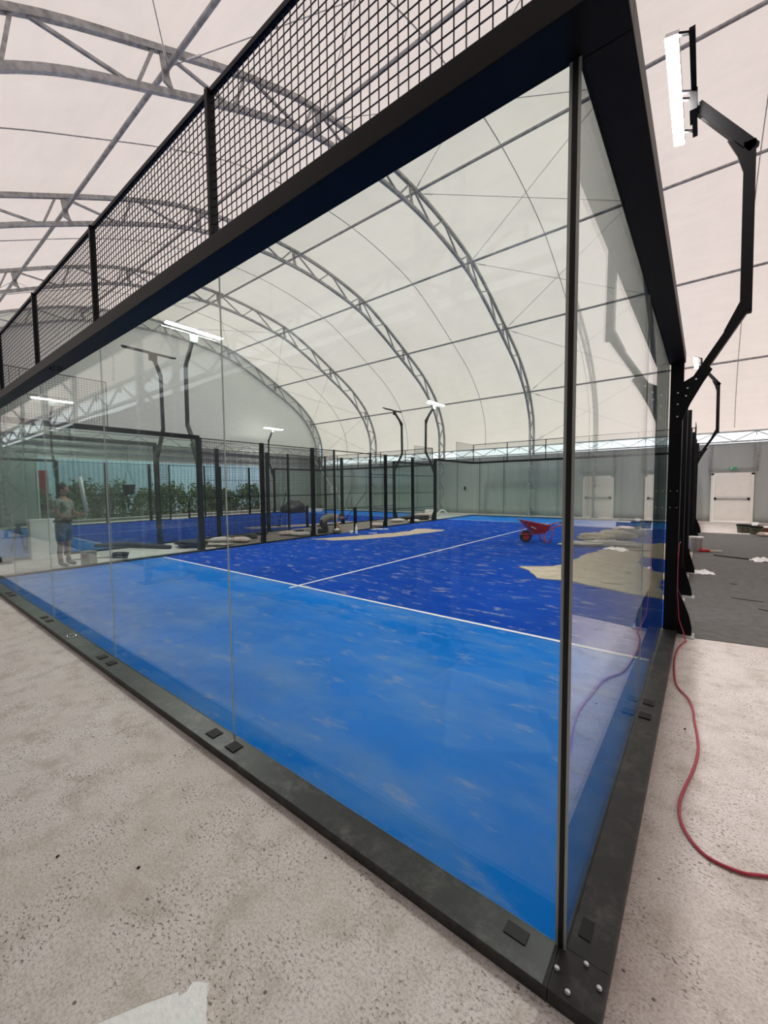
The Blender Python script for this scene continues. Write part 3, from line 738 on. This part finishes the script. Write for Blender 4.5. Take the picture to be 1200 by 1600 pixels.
sack('tarpaulin', (-11.2, 16.0, FL), (1.5, .7, .22), 'tarp', 'long dark tarpaulin heap near the rear left lamp post', 'tarpaulin', .7, 12, lumps=.5)
sack('cloth_bundle', (-11.0, 16.3, .2), (1.1, .35, .10), 'bagpink', 'pinkish cloth strip lying on top of the long tarpaulin heap', 'cloth', .6, 13, lumps=.4)
sack('sack', (-11.3, 17.4, FL), (.55, .45, .42), 'bag', 'bulky white bag standing behind the rear left lamp post', rz=.5, seed=14, lumps=.5)
mb = MB().tube([(-.25, 0, .02), (-.2, 0, .28), (-.05, 0, .38), (.12, 0, .34), (.22, 0, .18), (.24, 0, .03)], .045, 8)
tag(mb.build('plastic_hose', 'white', None, True, (-11.0, 18.3, 0)), 'white bent plastic hose arching off the floor near the rear left corner', 'hose').rotation_euler = (0, 0, .6)
# right-hand sand bags seen through the side glass
sack('sack', (-2.1, 11.6, .013), (1.0, .55, .26), 'bagtan', 'tan sack leftmost of the row behind the side glass', rz=.5, seed=15, lumps=.3)
sack('sack', (-1.7, 12.4, .013), (1.0, .6, .30), 'bagtan', 'largest tan sack in the middle of the row behind the side glass', rz=.5, seed=16, lumps=.25)
sack('sack', (-1.55, 13.9, .013), (1.0, .6, .30), 'bag', 'white sack rearmost in the row behind the side glass', rz=.3, seed=17, lumps=.3)
sack('plastic_sheet', (-1.55, 10.9, .013), (1.3, .45, .16), 'bag', 'crumpled white plastic sheet in front of the tan sacks', 'sheet', .1, 18, lumps=.6)
sack('plastic_sheet', (-2.25, 10.6, .013), (.9, .45, .12), 'bag', 'crumpled white plastic left of the tan sacks by the sand', 'sheet', .2, 19, lumps=.6)

def bucket(loc, r, h, mat, label, cat='bucket', lid=None, open_=False):
    t = thing('bucket', label, cat, loc)
    MB().lathe([(r * .82, 0), (r, h), (r * 1.04, h), (r * 1.04, h - .02)] if False else [(r * .85, 0), (r * .99, h * .93), (r * 1.05, h * .93), (r * 1.05, h), (r * .93, h)] + ([(r * .8, .03), (.0001, .03)] if open_ else []), 0, 0, 20).build('bucket_body', mat, t, True)
    if lid: MB().lathe([(r * 1.07, h - .03), (r * 1.07, h + .015), (r * .9, h + .02), (.001, h + .02)], 0, 0, 20).build('lid', lid, t)
    mb = MB().tube([(r * 1.05 * math.cos(a), -.02 - r * .5 * math.sin(a), h * .9 - r * .6 * math.sin(a)) for a in [PI * k / 8 for k in range(9)]], .004, 6); mb.build('handle', 'zinc', t, True)
    return t
bucket((.20, 11.25, .006), .15, .36, 'white', 'white bucket on charcoal matting beside the black posts', open_=True)
bucket((1.42, 17.0, .0), .19, .27, 'olive', 'dark lidded paint pail on the bright concrete strip', 'pail', 'black')
bucket((1.70, 16.6, .0), .17, .26, 'olive', 'dark paint pail at the matting edge beside the brown box', 'pail', 'black')
t = thing('cardboard_box', 'brown open box at the right edge of the picture', 'box', (2.12, 17.3, 0), .1)
MB().box(-.3, .3, -.2, -.185, 0, .26).box(-.3, .3, .185, .2, 0, .26).box(-.3, -.285, -.2, .2, 0, .26).box(.285, .3, -.2, .2, 0, .26).box(-.3, .3, -.2, .2, 0, .015).build('box_body', 'brown', t)
MB().add([(-.3, -.2, .26), (.3, -.2, .26), (.32, -.34, .2), (-.32, -.34, .2)], [(0, 1, 2, 3)]).build('box_flap', 'bag', t)
t = thing('plastic_cup', 'white plastic tub standing behind the two dark pails', 'tub', (1.78, 17.9, 0))
MB().lathe([(.12, 0), (.16, .12), (.09, .13), (.10, .3), (.0001, .31)], 0, 0, 16).build('tub_body', 'white', t, True)
sack('plastic_bag', (2.0, 15.9, .006), (.55, .35, .14), 'bagpink', 'crumpled white bag with a red patch at the matting edge', 'bag', .2, 20, lumps=.5)
t = thing('hand_tool', 'trowel-like hand tool with red body and pale handle on the matting', 'tool', (.42, 11.2, .006), .15)
MB().tube([(-.15, 0, .035), (.06, 0, .035)], [.05, .035], 10).build('tool_body', 'red', t, True); MB().tube([(.06, 0, .035), (.30, 0, .04)], .02, 8).build('handle', 'bagtan', t, True)
def crumple(name, loc, sx, sy, h, mat, label, cat, seed, rz=0):
    mb = MB(); a, b = 16, 10; vs = []
    for i in range(a + 1):
        for j in range(b + 1):
            x, y = i / a - .5, j / b - .5; q = noise.noise(Vector((x * 7, y * 7, seed))); e = 1 + .25 * noise.noise(Vector((math.atan2(y, x) * 1.3, seed, 2)))
            vs.append((x * sx * e, y * sy * e + .05 * q, max(.004, h * (.5 + q) * (1 - 2.2 * (x * x + y * y)))))
    mb.add(vs, [(i * (b + 1) + j, (i + 1) * (b + 1) + j, (i + 1) * (b + 1) + j + 1, i * (b + 1) + j + 1) for i in range(a) for j in range(b)])
    o = mb.build(name, mat, None, False, loc); o.rotation_euler = (0, 0, rz); s_ = o.modifiers.new('thick', 'SOLIDIFY'); s_.thickness = .003; s_.offset = 1
    return tag(o, label, cat)
crumple('plastic_film', (.36, 8.15, .006), .30, .28, .07, 'white', 'clear-white crumpled plastic film by the post foot on the matting', 'film', 3, .3)
crumple('plastic_film', (1.42, 10.35, .006), .5, .35, .09, 'white', 'crumpled white plastic film at the right edge of the matting', 'film', 9, .3)
tag(MB().tube([(-.55, .25, .012), (-.25, .12, .012), (0, .02, .015), (.3, .0, .012), (.6, -.05, .012)], .016, 6).build('rubber_strip', 'rubber', None, True, (1.1, 10.4, .006)), 'long dark rubber strip leading to the crumpled film', 'strip')
for i, (x, y, l, r, lb) in enumerate(((.86, 6.25, .17, -.1, 'dark flat offcut on the matting in line with the plastic film'), (.76, 7.35, .05, .3, 'tiny dark scrap in the middle of the matting'), (1.05, 5.72, .12, -.4, 'dark offcut at the right edge of the matting'))):
    o = MB().prism([(-l, 0), (-l * .2, .02), (l, .005), (l * .3, -.02)], 'z', 0, .008).build('rubber_offcut', 'rubber', None, False, (x, y, .006)); o.rotation_euler = (0, 0, r); tag(o, lb, 'offcut')
for i, (px_, y, lb) in enumerate((( .285, 1.93, 'tiny dark pebble beside the pink cable'), (-1.55, -.75, 'dark chip lying on the open concrete'), (-1.9, -.95, 'small stone chip toward the left edge of the concrete'))):
    sack('stone_chip', (px_, y, 0), (.014, .010, .008), 'rubber', lb, 'chip', i, 30 + i)

# cable
cz = .0095
cp = [(.90, .98), (.60, .842), (.517, .80), (.411, .80), (.345, .86), (.302, .96), (.288, 1.094), (.305, 1.25), (.333, 1.419), (.352, 1.58), (.359, 1.728), (.350, 1.9), (.335, 2.058), (.322, 2.25), (.290, 2.42), (.215, 2.60), (.185, 2.85), (.168, 3.236), (.185, 3.60), (.235, 3.84)]
cs = catmull([(p[0], p[1]) for p in cp], 4)
pts = [(x, y, cz) for x, y in cs] + [(.215, 3.93, .05), (.165, 3.955, .2), (.142, 3.965, .5), (.140, 3.975, .85), (.143, 4.03, 1.0), (.15, 4.13, 1.02)]
tag(MB().tube(pts, [.0075] * (len(pts) - 6) + [.006, .0045, .0042, .0042, .0042, .0042], 10).build('power_cable', 'cable', None, True), 'pink-red cable snaking over the concrete and up the black corner post', 'cable')
# black cable coil at the left base rail
t = thing('cable_coil', 'tangled black cable coil on concrete between the courts near the base rail', 'cable', (-10.75, 2.35, 0))
pts = [(.22 * math.cos(k * .55) * (1 + .25 * math.sin(k * .37)) + k * .002, .16 * math.sin(k * .55), .02 + .0022 * k) for k in range(60)]
MB().tube(pts, .012, 6).build('coil', 'rubber', t, True); MB().tube([(.2, .1, .02), (.5, .35, .02), (.85, .3, .02), (1.0, .8, .02)], .012, 6)
MB().tube([(-.2, 0, .015), (-.5, -.4, .015), (-.6, -.9, .015)], .012, 6).build('loose_end', 'rubber', t, True)
tag(MB().tube([(-1.3, -.6, .03), (-.6, -.1, .06), (.1, .2, .04), (.9, .5, .05)], [.07, .10, .10, .06], 8).build('rolled_membrane', 'tarp', None, True, (-12.2, 3.3, .0)), 'long dark rolled membrane against the farther court base', 'roll')
# black tub and bottle
bucket((-11.3, 8.35, .006), .2, .12, 'rubber', 'shallow black tub behind the pair of sacks', 'tub', open_=True)
def bottle(loc, label, h=.3):
    t = thing('bottle', label, 'bottle', loc); k = h / .3
    MB().lathe([(.035 * k, 0), (.038 * k, .02), (.038 * k, .19 * k), (.014 * k, .25 * k), (.014 * k, .27 * k)], 0, 0, 14).build('bottle_body', 'white', t, True)
    MB().lathe([(.016 * k, .27 * k), (.016 * k, .3 * k)], 0, 0, 12).build('cap', 'white', t)
bottle((-9.35, 9.35, .013), 'clear-white water bottle standing on the turf before the kneeling man', .36)
t = thing('paper_cup', 'white cup on the turf between the man and the bottle', 'cup', (-9.5, 9.25, .013)); MB().lathe([(.05, 0), (.065, .12), (.06, .12)], 0, 0, 14).build('cup_body', 'white', t, True)
t = thing('paint_tin', 'dark tin with white contents in front of the kneeling man', 'tin', (-10.02, 9.05, .013)); MB().lathe([(.13, 0), (.15, .14), (.14, .14)], 0, 0, 16).build('tin_body', 'olive', t, True); MB().lathe([(.135, .13), (.08, .17), (.0001, .19)], 0, 0, 16).build('contents', 'white', t, True)
bottle((-10.6, 8.6, FL), 'clear-white bottle left of the kneeling man near the net post', .34)
crumple('paper_scrap', (-9.7, 11.1, .014), .7, .18, .03, 'white', 'crumpled white paper on the turf by the gateway post', 'paper', 5, .6)
crumple('paper_scrap', (-9.0, 9.85, .014), .3, .08, .02, 'white', 'thin white paper scrap on the turf near the base rail', 'paper', 6, .6)
# farther court objects
mb = MB(); vs = []
for i in range(13):
    for k_ in range(28):
        a = 2 * PI * k_ / 28; th = PI / 2 * i / 12; q = Vector((math.cos(a) * math.cos(th), math.sin(a) * math.cos(th), math.sin(th)))
        d_ = 1 + .22 * noise.noise(q * 2.2 + Vector((5, 1, 2))) + .08 * noise.noise(q * 6); vs.append((q.x * .85 * d_, q.y * .62 * d_, q.z ** .75 * .78 * d_))
mb.add(vs, [(i * 28 + k_, i * 28 + (k_ + 1) % 28, (i + 1) * 28 + (k_ + 1) % 28, (i + 1) * 28 + k_) for i in range(12) for k_ in range(28)])
mb.add([vs[k_] for k_ in range(28)], [tuple(range(28))])
o = tag(mb.build('membrane_heap', 'tarp', None, True, (-21.6, 16.6, .013)), 'big dark domed heap at the rear of the farther court', 'heap'); o.rotation_euler = (0, 0, .6)
tag(MB().box(-.55, .55, -.2, .2, 0, .22).build('foam_block', 'foam', None, False, (-21.1, 18.1, .013), .01), 'white foam block right of the dark domed heap', 'block').rotation_euler = (0, 0, .6)
slab('sand_patch', [(-14.9, 8.4), (-14.2, 8.4), (-13.1, 10.9), (-12.9, 13.2), (-13.3, 13.2), (-13.8, 11.2)], .0125, .02, 'sand', 'pale sand streak on the turf of the farther court', 'sand', 'stuff', (.15, .25))
def rod(name, a, b, r, mat, label, cat, head=None):
    t = thing(name, label, cat, a); d = Vector(b) - Vector(a)
    MB().tube([(0, 0, 0), tuple(d)], r, 8).build('shaft', mat, t, True)
    if head: MB().box(-.14, .14, -.03, .03, 0, .07).build('head', head, t)
rod('broom', (-14.2, 9.7, .013), (-14.0, 10.0, 1.5), .014, 'rubber', 'dark broom leaning near the pale sand of the farther court', 'broom', 'rubber')
rod('rake', (-14.5, 13.9, .013), (-14.1, 14.2, 1.5), .014, 'rubber', 'dark long-handled rake standing behind the kneeling man, left of two', 'rake', 'rubber')
rod('rake', (-14.3, 14.0, .013), (-13.5, 14.8, 1.45), .014, 'rubber', 'dark long-handled rake leaning right behind the kneeling man, right of two', 'rake', 'rubber')
rod('guy_rope', (-20.6, 20.9, .0), (-24.2, 20.9, 3.95), .03, 'white', 'pale diagonal brace running down from the end gable truss foot', 'brace')
sack('plastic_bag', (-21.7, 20.6, .95), (.5, .4, .8), 'bag', 'white plastic wrap tied around the pale diagonal brace', 'bag', .2, 22, lumps=.6)
# wall socket
tag(MB().box(-.05, .05, -.03, .03, -.12, .12).build('wall_box', 'black', None, False, (-11.5, WY - .12, 1.55), .01), 'small dark box fixed on the far curtain', 'box')
# dark bag hung on the farther court's front pane
t = thing('hanging_bag', 'dark tapered bag hanging in front of the farther court glass', 'bag', (-12.45, 3.25, 1.52))
MB().lathe([(.12, 0), (.17, .28), (.155, .28)], 0, 0, 12).build('bag_body', 'tarp', t); MB().tube([(0, -.15, .27), (0, -.05, .6)], .006).tube([(0, .15, .27), (0, .05, .6)], .006).tube([(0, 0, .6), (0, 0, 1.42)], .004).build('hanging_cord', 'rubber', t)

# white foam stack, carton, roll and trestle by the standing man, between the courts
t = thing('foam_stack', 'tall white foam block standing behind the standing person', 'block', (-12.32, 1.33, 0))
MB().box(-.13, .13, -.33, .30, 0, .92).build('block', 'foam', t, bevel=.01); MB().box(-.15, .14, -.35, .32, .92, .96).build('top_sheet', 'foam', t)
t = thing('carton', 'small beige carton with a dark red label beside the standing person', 'carton', (-10.34, 1.62, 0), .5)
MB().box(-.11, .11, -.1, .1, 0, .31).build('carton_body', 'bagtan', t, bevel=.004); MB().box(-.08, .06, -.102, -.1, .15, .24).build('label_patch', 'red', t)
t = thing('rolled_mat', 'dark rolled mat on the concrete left of the white foam block', 'roll', (-12.0, .62, .075)); MB().tube([(0, 0, 0), (-.2, -.5, 0), (-.4, -1.1, 0)], .075, 18).build('roll', 'tarp', t, True)
t = thing('trestle', 'blue work trestle left of the white foam block', 'trestle', (-14.1, 1.25, .013), .6)
MB().box(-.22, .22, -.04, .04, .70, .76).build('top_beam', 'denim', t)
for sx in (-1, 1):
    for sy in (-1, 1): MB().bar((.16 * sx, 0, .72), (.2 * sx, .2 * sy, 0), .05, .04).build('leg', 'denim', t)

# ------------------------------------------------------------------ wheelbarrow
t = thing('wheelbarrow', 'red single-wheel wheelbarrow with cement-stained tray on the blue turf', 'wheelbarrow', (-3.72, 10.45, .013), .66)
R_ = .18
wh = MB().tube([((R_ - .045) * math.cos(a), 0, R_ + (R_ - .045) * math.sin(a)) for a in [2 * PI * k / 24 for k in range(25)]], .042, 10, False).build('tyre', 'rubber', t, True)
MB().tube([(0, -.025, R_), (0, .025, R_)], R_ - .07, 20).build('rim', 'red', wh)
def hopper(parent):
    top = [(-.14, -.27, .66), (-.14, .27, .66), (.62, .31, .50), (.62, -.31, .50)]
    bot = [(.16, -.16, .30), (.16, .16, .30), (.48, .18, .28), (.48, -.18, .28)]
    ti = [(x + (.012 if x < 0 else -.012), y * .95, z) for x, y, z in top]; bi = [(x, y * .93, z + .012) for x, y, z in bot]
    mb = MB(); mb.add(top + bot + ti + bi, [(4, 5, 6, 7), (12, 13, 14, 15)] + [(i, (i + 1) % 4, 4 + (i + 1) % 4, 4 + i) for i in range(4)] + [(8 + i, 8 + (i + 1) % 4, 12 + (i + 1) % 4, 12 + i) for i in range(4)] + [(i, (i + 1) % 4, 8 + (i + 1) % 4, 8 + i) for i in range(4)])
    o = mb.build('tray', 'red', parent)
    MB().tube(top + [top[0]], .012, 6).build('rolled_rim', 'red', o, True)
    MB().add([(-.10, -.22, .625), (-.10, .2, .625), (.25, .2, .49), (.45, .1, .42), (.3, -.2, .47)], [(0, 1, 2, 3, 4)]).build('cement_residue', 'dust', o)
    MB().add([(.05, -.262, .47), (.2, -.262, .41), (.2, -.264, .44), (.06, -.27, .50)], [(0, 1, 2, 3)]).build('pale_smear', 'dust', o)
hopper(t)
for sy in (-1, 1):
    MB().tube([(-.17, .07 * sy, R_ + .06), (0, .07 * sy, R_ + .06), (.35, .14 * sy, .26), (.7, .24 * sy, .44), (.95, .27 * sy, .53), (1.16, .28 * sy, .54)], .016, 8).build('frame_tube', 'red', t, True)
    MB().tube([(1.08, .275 * sy, .54), (1.22, .28 * sy, .54)], .022, 8).build('grip', 'brown', t, True)
    MB().tube([(.40, .16 * sy, .29), (.52, .2 * sy, .0), (.62, .2 * sy, .0), (.72, .24 * sy, .44)], .013, 8).build('leg', 'red', t, True)
MB().tube([(.57, -.2, .06), (.57, .2, .06)], .01, 6).build('leg_brace', 'red', t, True)
MB().bar((-.12, -.05, R_ + .06), (-.10, -.18, .6), .012).bar((-.12, .05, R_ + .06), (-.10, .18, .6), .012).build('front_stay', 'red', t)

# ------------------------------------------------------------------ people
def skinned(name, verts, edges, mat, parent, sub=2, root=0):
    me = bpy.data.meshes.new(name); me.from_pydata([v[:3] for v in verts], edges, []); me.update()
    o = bpy.data.objects.new(name, me); C.objects.link(o); o.parent = parent
    me.materials.append(M[mat])
    sk = o.modifiers.new('skin', 'SKIN'); sk.use_smooth_shade = True
    lay = me.skin_vertices[0] if me.skin_vertices else None
    if lay is None:
        bm = bmesh.new(); bm.from_mesh(me); bm.verts.layers.skin.verify(); bm.to_mesh(me); bm.free(); lay = me.skin_vertices[0]
    for i, v in enumerate(verts):
        r = v[3]; lay.data[i].radius = (r, r) if not isinstance(r, tuple) else r; lay.data[i].use_root = (i == root)
    ss = o.modifiers.new('sub', 'SUBSURF'); ss.levels = sub; ss.render_levels = sub
    return o
def ellipsoid(name, c, r, mat, parent, n=14, rot=None, fn=None):
    vs = []; 
    for i in range(n + 1):
        th = PI * i / n
        for k in range(n * 2):
            ph = PI * k / n; q = Vector((math.sin(th) * math.cos(ph), math.sin(th) * math.sin(ph), math.cos(th)))
            if fn: q = fn(q)
            q = Vector((q.x * r[0], q.y * r[1], q.z * r[2]))
            if rot: q = rot @ q
            vs.append(q + Vector(c))
    m_ = 2 * n
    return MB().add(vs, [(i * m_ + k, i * m_ + (k + 1) % m_, (i + 1) * m_ + (k + 1) % m_, (i + 1) * m_ + k) for i in range(n) for k in range(m_)]).build(name, mat, parent, True)
def headshape(q):
    x, y, z = q
    if z < 0: x *= 1 + .18 * z; y *= 1 + .30 * z
    return Vector((x, y, z))
def head(c, pitch, parent, yaw=0):
    """face toward local +x when pitch=0; pitch>0 looks down"""
    rt = Matrix.Rotation(yaw, 3, 'Z') @ Matrix.Rotation(pitch, 3, 'Y')
    h = ellipsoid('head', c, (.095, .075, .115), 'skin', parent, 14, rt, headshape); c = Vector(c)
    P_ = lambda v: tuple(c + rt @ Vector(v))
    ellipsoid('nose', P_((.098, 0, -.01)), (.018, .012, .024), 'skin', h, 6, rt)
    for s in (-1, 1):
        ellipsoid('ear', P_((0, .075 * s, 0)), (.018, .008, .03), 'skin', h, 6, rt)
        ellipsoid('eye', P_((.083, .03 * s, .018)), (.009, .012, .007), 'hair', h, 6, rt)
    ellipsoid('mouth', P_((.085, 0, -.052)), (.008, .024, .005), 'red', h, 6, rt)
    def hs(q):
        return q if q.z > -.15 or q.x < -.1 else Vector((q.x * .8, q.y * .8, q.z * .3))
    ellipsoid('hair', P_((-.016, 0, .026)), (.096, .081, .105), 'hair', h, 14, rt, hs)
def hand(parent, wrist, d, side, palm_n, curl=.5, mirror=1):
    """palm and five separate fingers as one skinned graph"""
    w_ = Vector(wrist); d = Vector(d).normalized(); s = Vector(side).normalized(); n_ = Vector(palm_n).normalized()
    V = [(*w_, .022), (*(w_ + d * .05), (.036))]; E = [(0, 1)]
    base = 1
    for k, (off, ln) in enumerate(((-.030, .068), (-.010, .078), (.010, .074), (.029, .058))):
        p = w_ + d * .085 + s * off; V.append((*p, .0105)); E.append((base, len(V) - 1))
        a = curl
        for j in range(3):
            p = p + (d * math.cos(a * (j + .4)) + n_ * math.sin(a * (j + .4))) * ln * (.45, .32, .25)[j]; V.append((*p, .0088 - .0008 * j)); E.append((len(V) - 2, len(V) - 1))
    p = w_ + d * .03 - s * .036 * mirror; V.append((*p, .013)); E.append((0, len(V) - 1))
    p = p + d * .03 - s * .022 * mirror + n_ * .01; V.append((*p, .011)); E.append((len(V) - 2, len(V) - 1))
    p = p + d * .026 - s * .004 * mirror + n_ * .012; V.append((*p, .0095)); E.append((len(V) - 2, len(V) - 1))
    skinned('hand', V, E, 'skin', parent, 1)

# kneeling man: local +x runs from his feet to his hands
k = thing('person', 'person kneeling in grey shirt and dark trousers, hands on the turf by the gateway', 'person', (-10.88, 8.72, FL), PI / 4)
sh = .17
V = [(.29, 0, .42, .09), (.45, 0, .52, .12), (.66, 0, .575, .14), (.80, 0, .585, .12), (.88, 0, .60, .055), (.93, 0, .60, .052)]
E = [(0, 1), (1, 2), (2, 3), (3, 4), (4, 5)]
for s in (-1, 1):
    i = len(V)
    V += [(.31, .09 * s, .34, .075), (.42, .13 * s, .20, .07), (.50, .14 * s, .075, .05), (.30, .14 * s, .07, .045), (.08, .13 * s, .06, .038), (.02, .13 * s, .07, .04)]
    E += [(0, i), (i, i + 1), (i + 1, i + 2), (i + 2, i + 3), (i + 3, i + 4), (i + 4, i + 5)]
    i = len(V)
    V += [(.80, .17 * s, .53, .06), (.84, .21 * s, .34, .045), (.93, .18 * s, .22, .038), (1.0, .14 * s, .10, .027)]
    E += [(3, i), (i, i + 1), (i + 1, i + 2), (i + 2, i + 3)]
skinned('body', V, E, 'skin', k)
V = [(.24, 0, .43, .150), (.45, 0, .53, .150), (.66, 0, .59, .155), (.80, 0, .60, .130), (.86, 0, .605, .075)]; E = [(0, 1), (1, 2), (2, 3), (3, 4)]
for s in (-1, 1):
    i = len(V); V += [(.80, .17 * s, .54, .078), (.825, .20 * s, .42, .066)]; E += [(3, i), (i, i + 1)]
skinned('shirt', V, E, 'shirt', k)
V = [(.34, 0, .47, .15), (.26, 0, .42, .165)]; E = [(0, 1)]
for s in (-1, 1):
    i = len(V); V += [(.31, .10 * s, .34, .125), (.42, .13 * s, .21, .11), (.51, .14 * s, .09, .085), (.30, .14 * s, .08, .075), (.07, .13 * s, .07, .058)]
    E += [(1, i), (i, i + 1), (i + 1, i + 2), (i + 2, i + 3), (i + 3, i + 4)]
skinned('trousers', V, E, 'trouser', k)
for s in (-1, 1):
    skinned('shoe', [(.08, .13 * s, .07, .048), (.0, .13 * s, .06, .042), (-.03, .13 * s, .045, .036)], [(0, 1), (1, 2)], 'rubber', k, 2)
    hand(k, (1.0, .14 * s, .10), (.45, 0, -.8), (0, 1, 0), (-.8, 0, -.3), .5, -s)
head((1.03, 0, .60), .85, k)

# standing man in shorts
k = thing('person', 'person standing in mottled tee, blue denim shorts and dark boots, holding a white tube', 'person', (-10.60, 1.25, 0), .75)
V = [(0, 0, .93, .085), (.01, 0, 1.12, .11), (.02, 0, 1.30, .135), (.02, 0, 1.43, .10), (.025, 0, 1.50, .055), (.03, 0, 1.54, .052)]; E = [(0, 1), (1, 2), (2, 3), (3, 4), (4, 5)]
for s in (-1, 1):
    i = len(V); V += [(.01, .085 * s, .80, .075), (.02, .115 * s, .68, .075), (.01, .12 * s, .49, .056), (-.01, .12 * s, .32, .058), (0, .125 * s, .10, .036), (.03, .125 * s, .05, .036), (.14, .13 * s, .03, .03)]
    E += [(0, i)] + [(i + j, i + j + 1) for j in range(6)]
arms = {-1: [(.02, -.19, 1.40, .058), (.06, -.24, 1.15, .043), (.26, -.20, 1.06, .036), (.40, -.14, 1.12, .026)], 1: [(.02, .19, 1.40, .058), (.08, .24, 1.15, .043), (.28, .18, 1.10, .036), (.40, .12, 1.20, .026)]}
for s in (-1, 1):
    i = len(V); V += arms[s]; E += [(3, i), (i, i + 1), (i + 1, i + 2), (i + 2, i + 3)]
skinned('body', V, E, 'skin', k)
V = [(0, 0, .94, .16), (.01, 0, 1.12, .150), (.02, 0, 1.30, .158), (.02, 0, 1.42, .125), (.02, 0, 1.48, .08)]; E = [(0, 1), (1, 2), (2, 3), (3, 4)]
for s in (-1, 1):
    i = len(V); V += [(.02, .18 * s, 1.40, .080), (.05, .225 * s, 1.25, .068)]; E += [(3, i), (i, i + 1)]
skinned('tee_shirt', V, E, 'camo', k)
V = [(0, 0, 1.02, .155), (0, 0, .92, .17)]; E = [(0, 1)]
for s in (-1, 1):
    i = len(V); V += [(.005, .085 * s, .80, .105), (.02, .115 * s, .68, .10), (.015, .12 * s, .52, .088)]; E += [(1, i), (i, i + 1), (i + 1, i + 2)]
skinned('shorts', V, E, 'denim', k)
MB().lathe([(.13, .965), (.163, .965), (.163, 1.01), (.13, 1.01)], 0, 0, 24).build('belt', 'rubber', k)
for s in (-1, 1):
    skinned('boot', [(0, .125 * s, .2, .052), (0, .125 * s, .07, .052), (.08, .13 * s, .05, .046), (.16, .132 * s, .04, .038)], [(0, 1), (1, 2), (2, 3)], 'rubber', k)
    hand(k, (.40, (-.14 if s < 0 else .12), 1.12 if s < 0 else 1.20), (.85, -.1 * s, .2), (0, .3, 1), (.1, -.6 * s, 0), 1.0, 1)
head((.05, 0, 1.66), .15, k)
tb = MB().tube([(0, 0, -.15), (.01, 0, .62)], .04, 12).build('plastic_tube', 'white', None, True, (-10.27, 1.58, 1.33)); tb.rotation_euler = (.1, -.08, 0); tag(tb, 'short white plastic tube held upright by the standing person', 'tube')

# ------------------------------------------------------------------ outside the openings
def shrub(loc, sx, sy, h, label, seed, n=1500):
    random.seed(seed); t = thing('shrub', label, 'shrub', loc, 0, 'shrubs outside the hall'); mb = MB()
    for _ in range(n):
        while True:
            p = Vector((random.uniform(-1, 1), random.uniform(-1, 1), random.uniform(0, 1)))
            if .2 < p.x ** 4 + p.y ** 4 + (p.z * .98) ** 4 < 1: break
        k_ = 1 + .35 * noise.noise(p * 2.2 + Vector((seed, 0, 0))); c = Vector((p.x * sx * k_, p.y * sy * k_, p.z * h * k_ + .05))
        a = Vector((random.gauss(0, 1), random.gauss(0, 1), random.gauss(0, 1))).normalized(); b = a.cross(Vector((random.gauss(0, 1), random.gauss(0, 1), .3))).normalized(); l = random.uniform(.07, .15)
        mb.add([c - a * l, c + b * l * .45, c + a * l, c - b * l * .45], [(0, 1, 2, 3)])
    mb.build('foliage', 'leaf', t)
    st = MB()
    for _ in range(6): st.tube([(random.uniform(-.2, .2), random.uniform(-.2, .2), 0), (random.uniform(-sx, sx) * .5, random.uniform(-sy, sy) * .5, h * .7)], .02, 5)
    st.build('stems', 'brown', t)
for i in range(9):
    shrub((-26.9 - .7 * (i % 2), 2.4 + 1.8 * i, -.05), .95, .88, 1.95 - .35 * (i % 3 == 1), 'dense green shrub outside the end opening, %s from the left' % ORD[i], 40 + i)
b = thing('neighbouring_building', 'pale blue ribbed metal building standing beyond the shrubs', 'building', (-33, 10, -.05))
MB().box(-1, 0, -22, 26, 0, 6.5).build('cladding_wall', 'cladding', b); MB().box(-1.2, .15, -22, 26, 6.5, 6.8).build('roof_edge', 'white', b)
MB().box(0, .06, -6, -4, 0, 3).build('roller_door', 'red', b)
